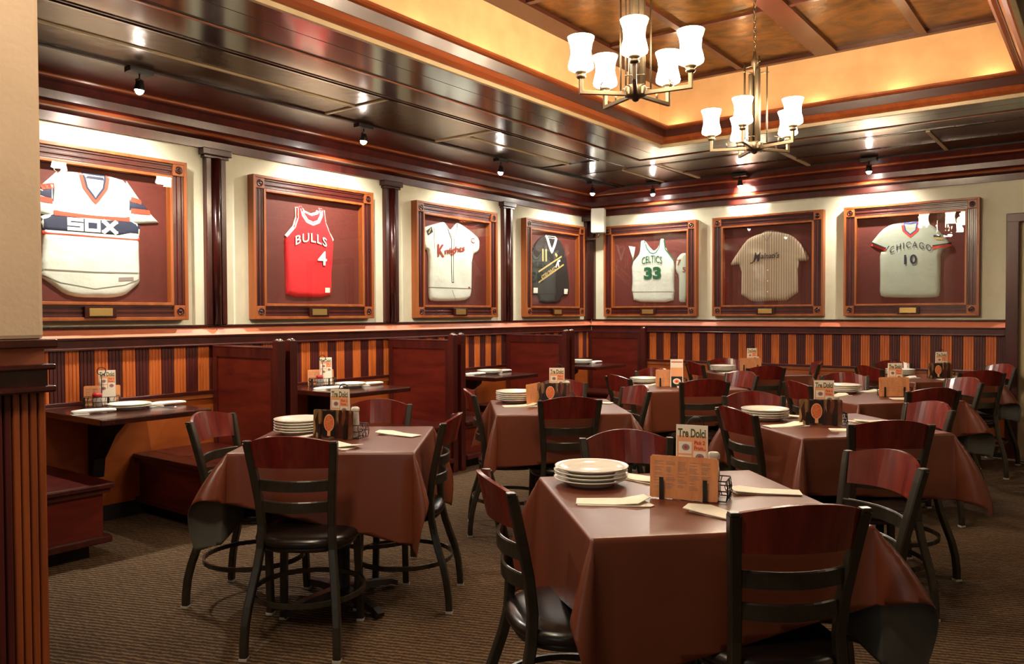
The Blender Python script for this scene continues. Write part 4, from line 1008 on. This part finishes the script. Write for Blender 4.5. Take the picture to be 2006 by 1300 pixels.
mb = MB(); mb.sweep([(0, -.09, .006), (0, 0, .004), (0, .05, .006)], [(-.004, -.001), (.004, -.001), (.004, .001), (-.004, .001)], 'steel')
for q in (-.008, -.0027, .0027, .008): mb.tube([(q, .05, .006), (q, .09, .004)], .0011, 'steel', 6)
mb.box(-.010, .010, .046, .055, .005, .007, 'steel')
tag(mb.build('fork', None, (.53, BY[0]+.195, .7602), (0, 0, R(-70))), 'steel fork lying beside the plates on the leftmost booth table', 'fork')

# wire caddy with ring handle and menu clips
def make_caddy(label, loc, rz):
    t = thing('condiment_caddy', label, 'caddy', loc, rz, 'wire condiment caddies')
    mb = MB(); w, d = .098, .045
    for z in (.004, .035, .065): mb.tube([(-w, -d, z), (w, -d, z), (w, d, z), (-w, d, z)], .0022, 'black', 6, True)
    for k in range(9):
        for yy in (-d, d):
            x = -w+2*w*k/8; mb.tube([(x, yy, .004), (x+.006*(-1)**k, yy, .02), (x-.004, yy, .05), (x, yy, .065)], .0016, 'black', 5)
    for k in range(5):
        for xx in (-w, w):
            y = -d+2*d*k/4; mb.tube([(xx, y, .004), (xx+.004, y+.006*(-1)**k, .034), (xx, y, .065)], .0016, 'black', 5)
    for k in range(7): x = -w+2*w*k/6; mb.tube([(x, -d, .004), (x, d, .004)], .0016, 'black', 5)
    for sx in (-1, 1):
        for q in (.018, .048): mb.tube([(sx*(w+.006), .02*math.cos(a_), q+.012*math.sin(a_)) for a_ in [2*PI*j/14 for j in range(14)]], .0016, 'black', 5, True, up=V((1, 0, .01)))
    mb.build('rack', t)
    mb = MB(); mb.tube([(0, 0, .004), (0, 0, .200)], .0028, 'black', 6); mb.tube([(.024*math.cos(a_), 0, .224+.024*math.sin(a_)) for a_ in [2*PI*j/20 for j in range(20)]], .0026, 'black', 6, True, up=V((0, 1, .01))); mb.build('ring_handle', t)
    for sx in (-1, 1):
        mb = MB(); q = sx*.066-.028; mb.box(q-.0065, q+.0065, -.0625, -.0605, .002, .068, 'blackp', .0006); mb.box(q-.0065, q+.0065, -.0625, -.044, .0006, .0022, 'blackp'); mb.build('menu_clip', t)
    return t
def make_menu(kind):
    mb = MB(); Wm, Hm = .103, .130
    m = 'menuback' if kind == 0 else 'collage'
    P = [(-Wm+.004, 0), (Wm-.004, 0), (Wm, .004), (Wm, Hm-.006), (Wm-.006, Hm), (-Wm+.006, Hm), (-Wm, Hm-.006), (-Wm, .004)]
    mx = Matrix(((1, 0, 0, 0), (0, 0, -1, 0), (0, 1, 0, 0), (0, 0, 0, 1)))
    mb.prism(P, -.0015, .0015, m, mx)
    o = mb.build('menu_board')
    if kind == 1:
        b = MB(); cx, cz = -.02, .07
        def disc(rx, rz_, off, mm, dz=0): b.faces([V((cx+rx*math.cos(q), -off, cz+dz+rz_*math.sin(q))) for q in [2*PI*k/28 for k in range(28)]], [tuple(range(28))], mm)
        b.box(cx-.034, cx+.034, -.0022, -.0016, cz-.062, cz+.054, 'blackp')
        disc(.027, .040, .0026, 'cardorange'); disc(.024, .036, .0030, 'pizza')
        b.box(cx-.008, cx+.008, -.0028, -.0024, cz-.06, cz-.036, 'cardorange')
        pz = b.build('pizza_picture', o)
    else:
        b = MB(); rnd = random.Random(2)
        for col in range(5):
            x = -.09+col*.036; z = .112
            while z > .03:
                L = rnd.uniform(.014, .030); b.box(x, x+L, -.0021, -.0016, z, z+.0012, 'cardgrey'); z -= rnd.choice((.0045, .0045, .009))
        b.build('small_print', o)
    return o
def make_card(kind):
    mb = MB(); W_, H_ = .048, .215
    # a folded tent card: two leaves
    for s in (-1, 1):
        mb.faces([V((-W_, s*.012, 0)), V((W_, s*.012, 0)), V((W_, s*.0008, H_)), V((-W_, s*.0008, H_)), V((-W_, s*.013, 0)), V((W_, s*.013, 0)), V((W_, s*.0018, H_)), V((-W_, s*.0018, H_))], [(0, 1, 2, 3), (4, 5, 6, 7), (0, 1, 5, 4), (1, 2, 6, 5), (2, 3, 7, 6), (3, 0, 4, 7)], 'card')
    o = mb.build('dessert_card')
    fn = lambda x, z, e: V((x, -(.013-.0112*z/H_)-.0003-e, z))
    b = MB()
    def quad(b, x0, x1, z0, z1, m, e=0.0): b.faces([fn(x0, z0, e), fn(x1, z0, e), fn(x1, z1, e), fn(x0, z1, e)], [(0, 1, 2, 3)], m)
    if kind == 0:
        fn0 = fn; fn = lambda x, z, e: fn0(x, z+.040, e)
        quad(b, -.045, .045, .136, .166, 'card'); quad(b, -.045, .045, .060, .142, 'cardorange', .0001)
        quad(b, -.040, .0, .088, .124, 'card', .0003); quad(b, .005, .043, .060, .096, 'card', .0003); quad(b, -.040, 0, .046, .082, 'card', .0003)
        for cx, cz, r in ((-.018, .107, .010), (.025, .078, .011), (-.018, .062, .010)):
            b.faces([fn(cx+r*1.2*math.cos(q), cz+r*math.sin(q), .0005) for q in [2*PI*k/16 for k in range(16)]], [tuple(range(16))], 'cardgrey')
            b.faces([fn(cx+r*.5*math.cos(q), cz+r*.4*math.sin(q), .0008) for q in [2*PI*k/16 for k in range(16)]], [tuple(range(16))], 'cardred')
        b.build('dessert_pictures', o)
        b = MB(); text_fit(b, 'Tre Dolci', -.042, .042, .137, .164, fn, 'cardgreen', .03, extra=.0006)
        text_fit(b, 'Pick 2', .008, .040, .116, .128, fn, 'cardred', .03, extra=.0006); text_fit(b, 'From...', .008, .043, .100, .112, fn, 'cardred', .03, extra=.0006); b.build('lettering', o)
    else:
        quad(b, -.045, .045, .08, .15, 'cardorange', .0001); quad(b, -.042, .042, .190, .197, 'cardred', .0002); quad(b, -.042, .042, .0, .082, 'blackprint', .0002)
        for r, m, e in ((.030, 'card', .0004), (.020, 'cardorange', .0006), (.010, 'cardred', .0008)): b.faces([fn(r*math.cos(q), .045+r*.75*math.sin(q), e) for q in [2*PI*k/20 for k in range(20)]], [tuple(range(20))], m)
        b.build('dish_picture', o)
    return o
def make_shaker(lid, k=1.0):
    mb = MB(); mb.lathe([(r, z*k) for r, z in [(.001, 0), (.019, 0), (.021, .004), (.020, .03), (.017, .055), (.016, .062), (.001, .062)]], 'glassy', seg=18); o = mb.build('shaker')
    b = MB(); b.lathe([(r, z+.062*(k-1)) for r, z in [(.0175, .060), (.0195, .064), (.0195, .074), (.014, .080), (.001, .082)]], lid, seg=18); b.build('cap', o)
    return o
M['glassy'] = base_mat('shaker_glass', lin(220, 214, 204), .08, 0, .5); 
M['glassy'].node_tree.nodes['Principled BSDF'].inputs['Transmission Weight'].default_value = .6

MN = {'T1': (-.03, -.02, 19, 1), 'T2': (-.015, -.03, 14, 0), 'T3': (.0, .12, 30, 1), 'T4': (-.085, -.035, 25, 1), 'T5': (-.11, -.06, 20, 0), 'T6': (.11, -.07, 38, 0), 'T7': (.03, .12, 35, 0), 'T8': (.08, -.07, 35, 1)}
cad0 = None; protos = {}
def inst(key, maker, label, loc, rot, cat, group):
    if key not in protos:
        o = maker(); o.location = loc; o.rotation_euler = rot; tag(o, label, cat, group); protos[key] = o; return o
    return copy_tree(protos[key], label, loc, rot=rot)
for T, (lx, ly, wa, kind) in MN.items():
    x, y = w2(T, lx, ly); a = R(wa); nx, ny = -math.sin(a), math.cos(a)       # n points away from camera
    cxp, cyp = x+nx*.0525+math.cos(a)*.028, y+ny*.0525+math.sin(a)*.028
    lb = 'black wire condiment caddy with ring handle on the %s' % TAB[T][3]
    if cad0 is None: cad0 = make_caddy(lb, (cxp, cyp, ZT0), a)
    else: copy_tree(cad0, lb, (cxp, cyp, ZT0), a)
    inst('menu%d' % kind, lambda: make_menu(kind), ('orange-tan printed menu board' if kind == 0 else 'dark menu board with pizza picture')+' clipped to the caddy on the %s' % TAB[T][3], (x-nx*.0015, y-ny*.0015, ZT0+.003), (R(-3), 0, a), 'menu', 'menu boards in caddy clips')
    ck = 1 if T == 'T5' else 0
    cx2 = .02 if T != 'T5' else .06; off = .032 if T != 'T5' else -.012
    cp = (x+math.cos(a)*cx2+nx*off, y+math.sin(a)*cx2+ny*off, ZT0+(.012 if T != 'T5' else .0005))
    inst('card%d' % ck, lambda: make_card(ck), ('orange and red dessert tent card' if ck == 0 else 'tall cream card with a dish picture')+' at the caddy on the %s' % TAB[T][3], cp, (0, 0, a+(0 if ck == 0 else R(8))), 'card', 'dessert cards')
    for sx, key, lid, nm in ((.052, 'sh_w', 'plaster_white', 'white-capped'), (-.052, 'sh_s', 'steel', 'steel-capped')):
        p = (cxp+math.cos(a)*sx+nx*.012, cyp+math.sin(a)*sx+ny*.012, ZT0+.0065)
        inst(key, lambda: make_shaker(lid, 1.9 if key == 'sh_w' else 1.0), 'small %s glass shaker in the caddy on the %s' % (nm, TAB[T][3]), p, (0, 0, a), 'shaker', 'shakers in caddies')
# booth caddies
for k in (0, 1):
    a = R(62); x, y = .20, BY[k]-.03
    copy_tree(cad0, 'black wire condiment caddy with ring handle on the %s' % BT[k], (x, y, .7605), a)
    ux, uy = math.cos(a), math.sin(a); nx, ny = -uy, ux
    inst('card0', None, 'orange and red dessert tent card on the %s' % BT[k], (x+ux*.03+nx*.022, y+uy*.03+ny*.022, .773), (0, 0, a), 'card', None)
    inst('menu0', None, 'orange-tan menu board leaning at the wall on the %s' % BT[k], (x+nx*.062, y+ny*.062, .7605), (R(-6), 0, a), 'menu', None)
    inst('jar', lambda: make_jar(), 'glass jar with red lid in the caddy on the %s' % BT[k], (x-ux*.025-nx*.012, y-uy*.025-ny*.012, .767), (0, 0, 0), 'jar', 'red-lidded jars') if 'jar' in protos else None
    if 'jar' not in protos:
        mb = MB(); mb.lathe([(.001, 0), (.026, 0), (.028, .006), (.027, .055), (.024, .06), (.001, .06)], 'glassy', seg=20); o = mb.build('cheese_jar', None, (x-ux*.025-nx*.012, y-uy*.025-ny*.012, .767)); b = MB(); b.lathe([(.026, .058), (.028, .062), (.028, .078), (.02, .084), (.001, .085)], 'red', seg=20); b.build('lid', o)
        tag(o, 'glass jar with red lid in the caddy on the %s' % BT[k], 'jar', 'red-lidded jars'); protos['jar'] = o

x, y = w2('T3', -.125, .095)
copy_tree(protos['menu0'], 'orange-tan menu board turned edge-on beside the caddy on the left row second table', (x, y, ZT0+.003), rot=(R(-3), 0, R(100)))

# ------------------------------------------------------------------ unseen fill lights, added to brighten the room
o = light('room_fill', 'AREA', (6.3, -9.3, 2.80), 7, (1, .80, .58), 1.2); aim(o, (-.15, .25, -1))
o = light('room_fill', 'AREA', (7.2, -4.5, 2.80), 9, (1, .80, .58), 1.2); aim(o, (-.3, 0, -1))
o = light('room_fill', 'AREA', (3.39, -7.6, 3.33), 13, (1, .78, .52), .9); aim(o, (0, 0, -1))
o = light('room_fill', 'AREA', (3.9, -8.2, 3.3), 17, (1, .84, .66), .3); aim(o, (-.5, .1, -.8))  # added fill aimed to brighten the near pier
o = light('cool_fill', 'AREA', (5.6, -12.8, 1.7), 5, (.80, .92, 1), 2.2); aim(o, (-.15, 1, -.05))  # added cool fill from the camera side, no window there

w = bpy.data.worlds.new('World'); bpy.context.scene.world = w; w.use_nodes = True
w.node_tree.nodes['Background'].inputs[0].default_value = (.9, .7, .5, 1); w.node_tree.nodes['Background'].inputs[1].default_value = .02

# ------------------------------------------------------------------ camera
cd = bpy.data.cameras.new('camera'); cam = bpy.data.objects.new('camera', cd); C.objects.link(cam)
yaw, pitch, roll = 0.64736, 0.022605, -0.003845
F = V((-math.sin(yaw)*math.cos(pitch), math.cos(yaw)*math.cos(pitch), -math.sin(pitch)))
Rt = V((math.cos(yaw), math.sin(yaw), 0)); U = Rt.cross(F)
R2 = Rt*math.cos(roll)+U*math.sin(roll); U2 = -Rt*math.sin(roll)+U*math.cos(roll)
mt = Matrix((R2, U2, -F)).transposed().to_4x4(); mt.translation = V((5.22, -8.5, 1.33)); cam.matrix_world = mt
cd.sensor_width = 36; cd.lens = 1557.35/2006*36; cd.clip_start = .05
sc = bpy.context.scene; sc.camera = cam
sc.view_settings.view_transform = 'Standard'; sc.view_settings.look = 'None'; sc.view_settings.gamma = 1; sc.view_settings.use_curve_mapping = False
sc.view_settings.exposure = 0.97
sc.cycles.max_bounces = 8
try: sc.cycles.use_denoising = True
except Exception: pass
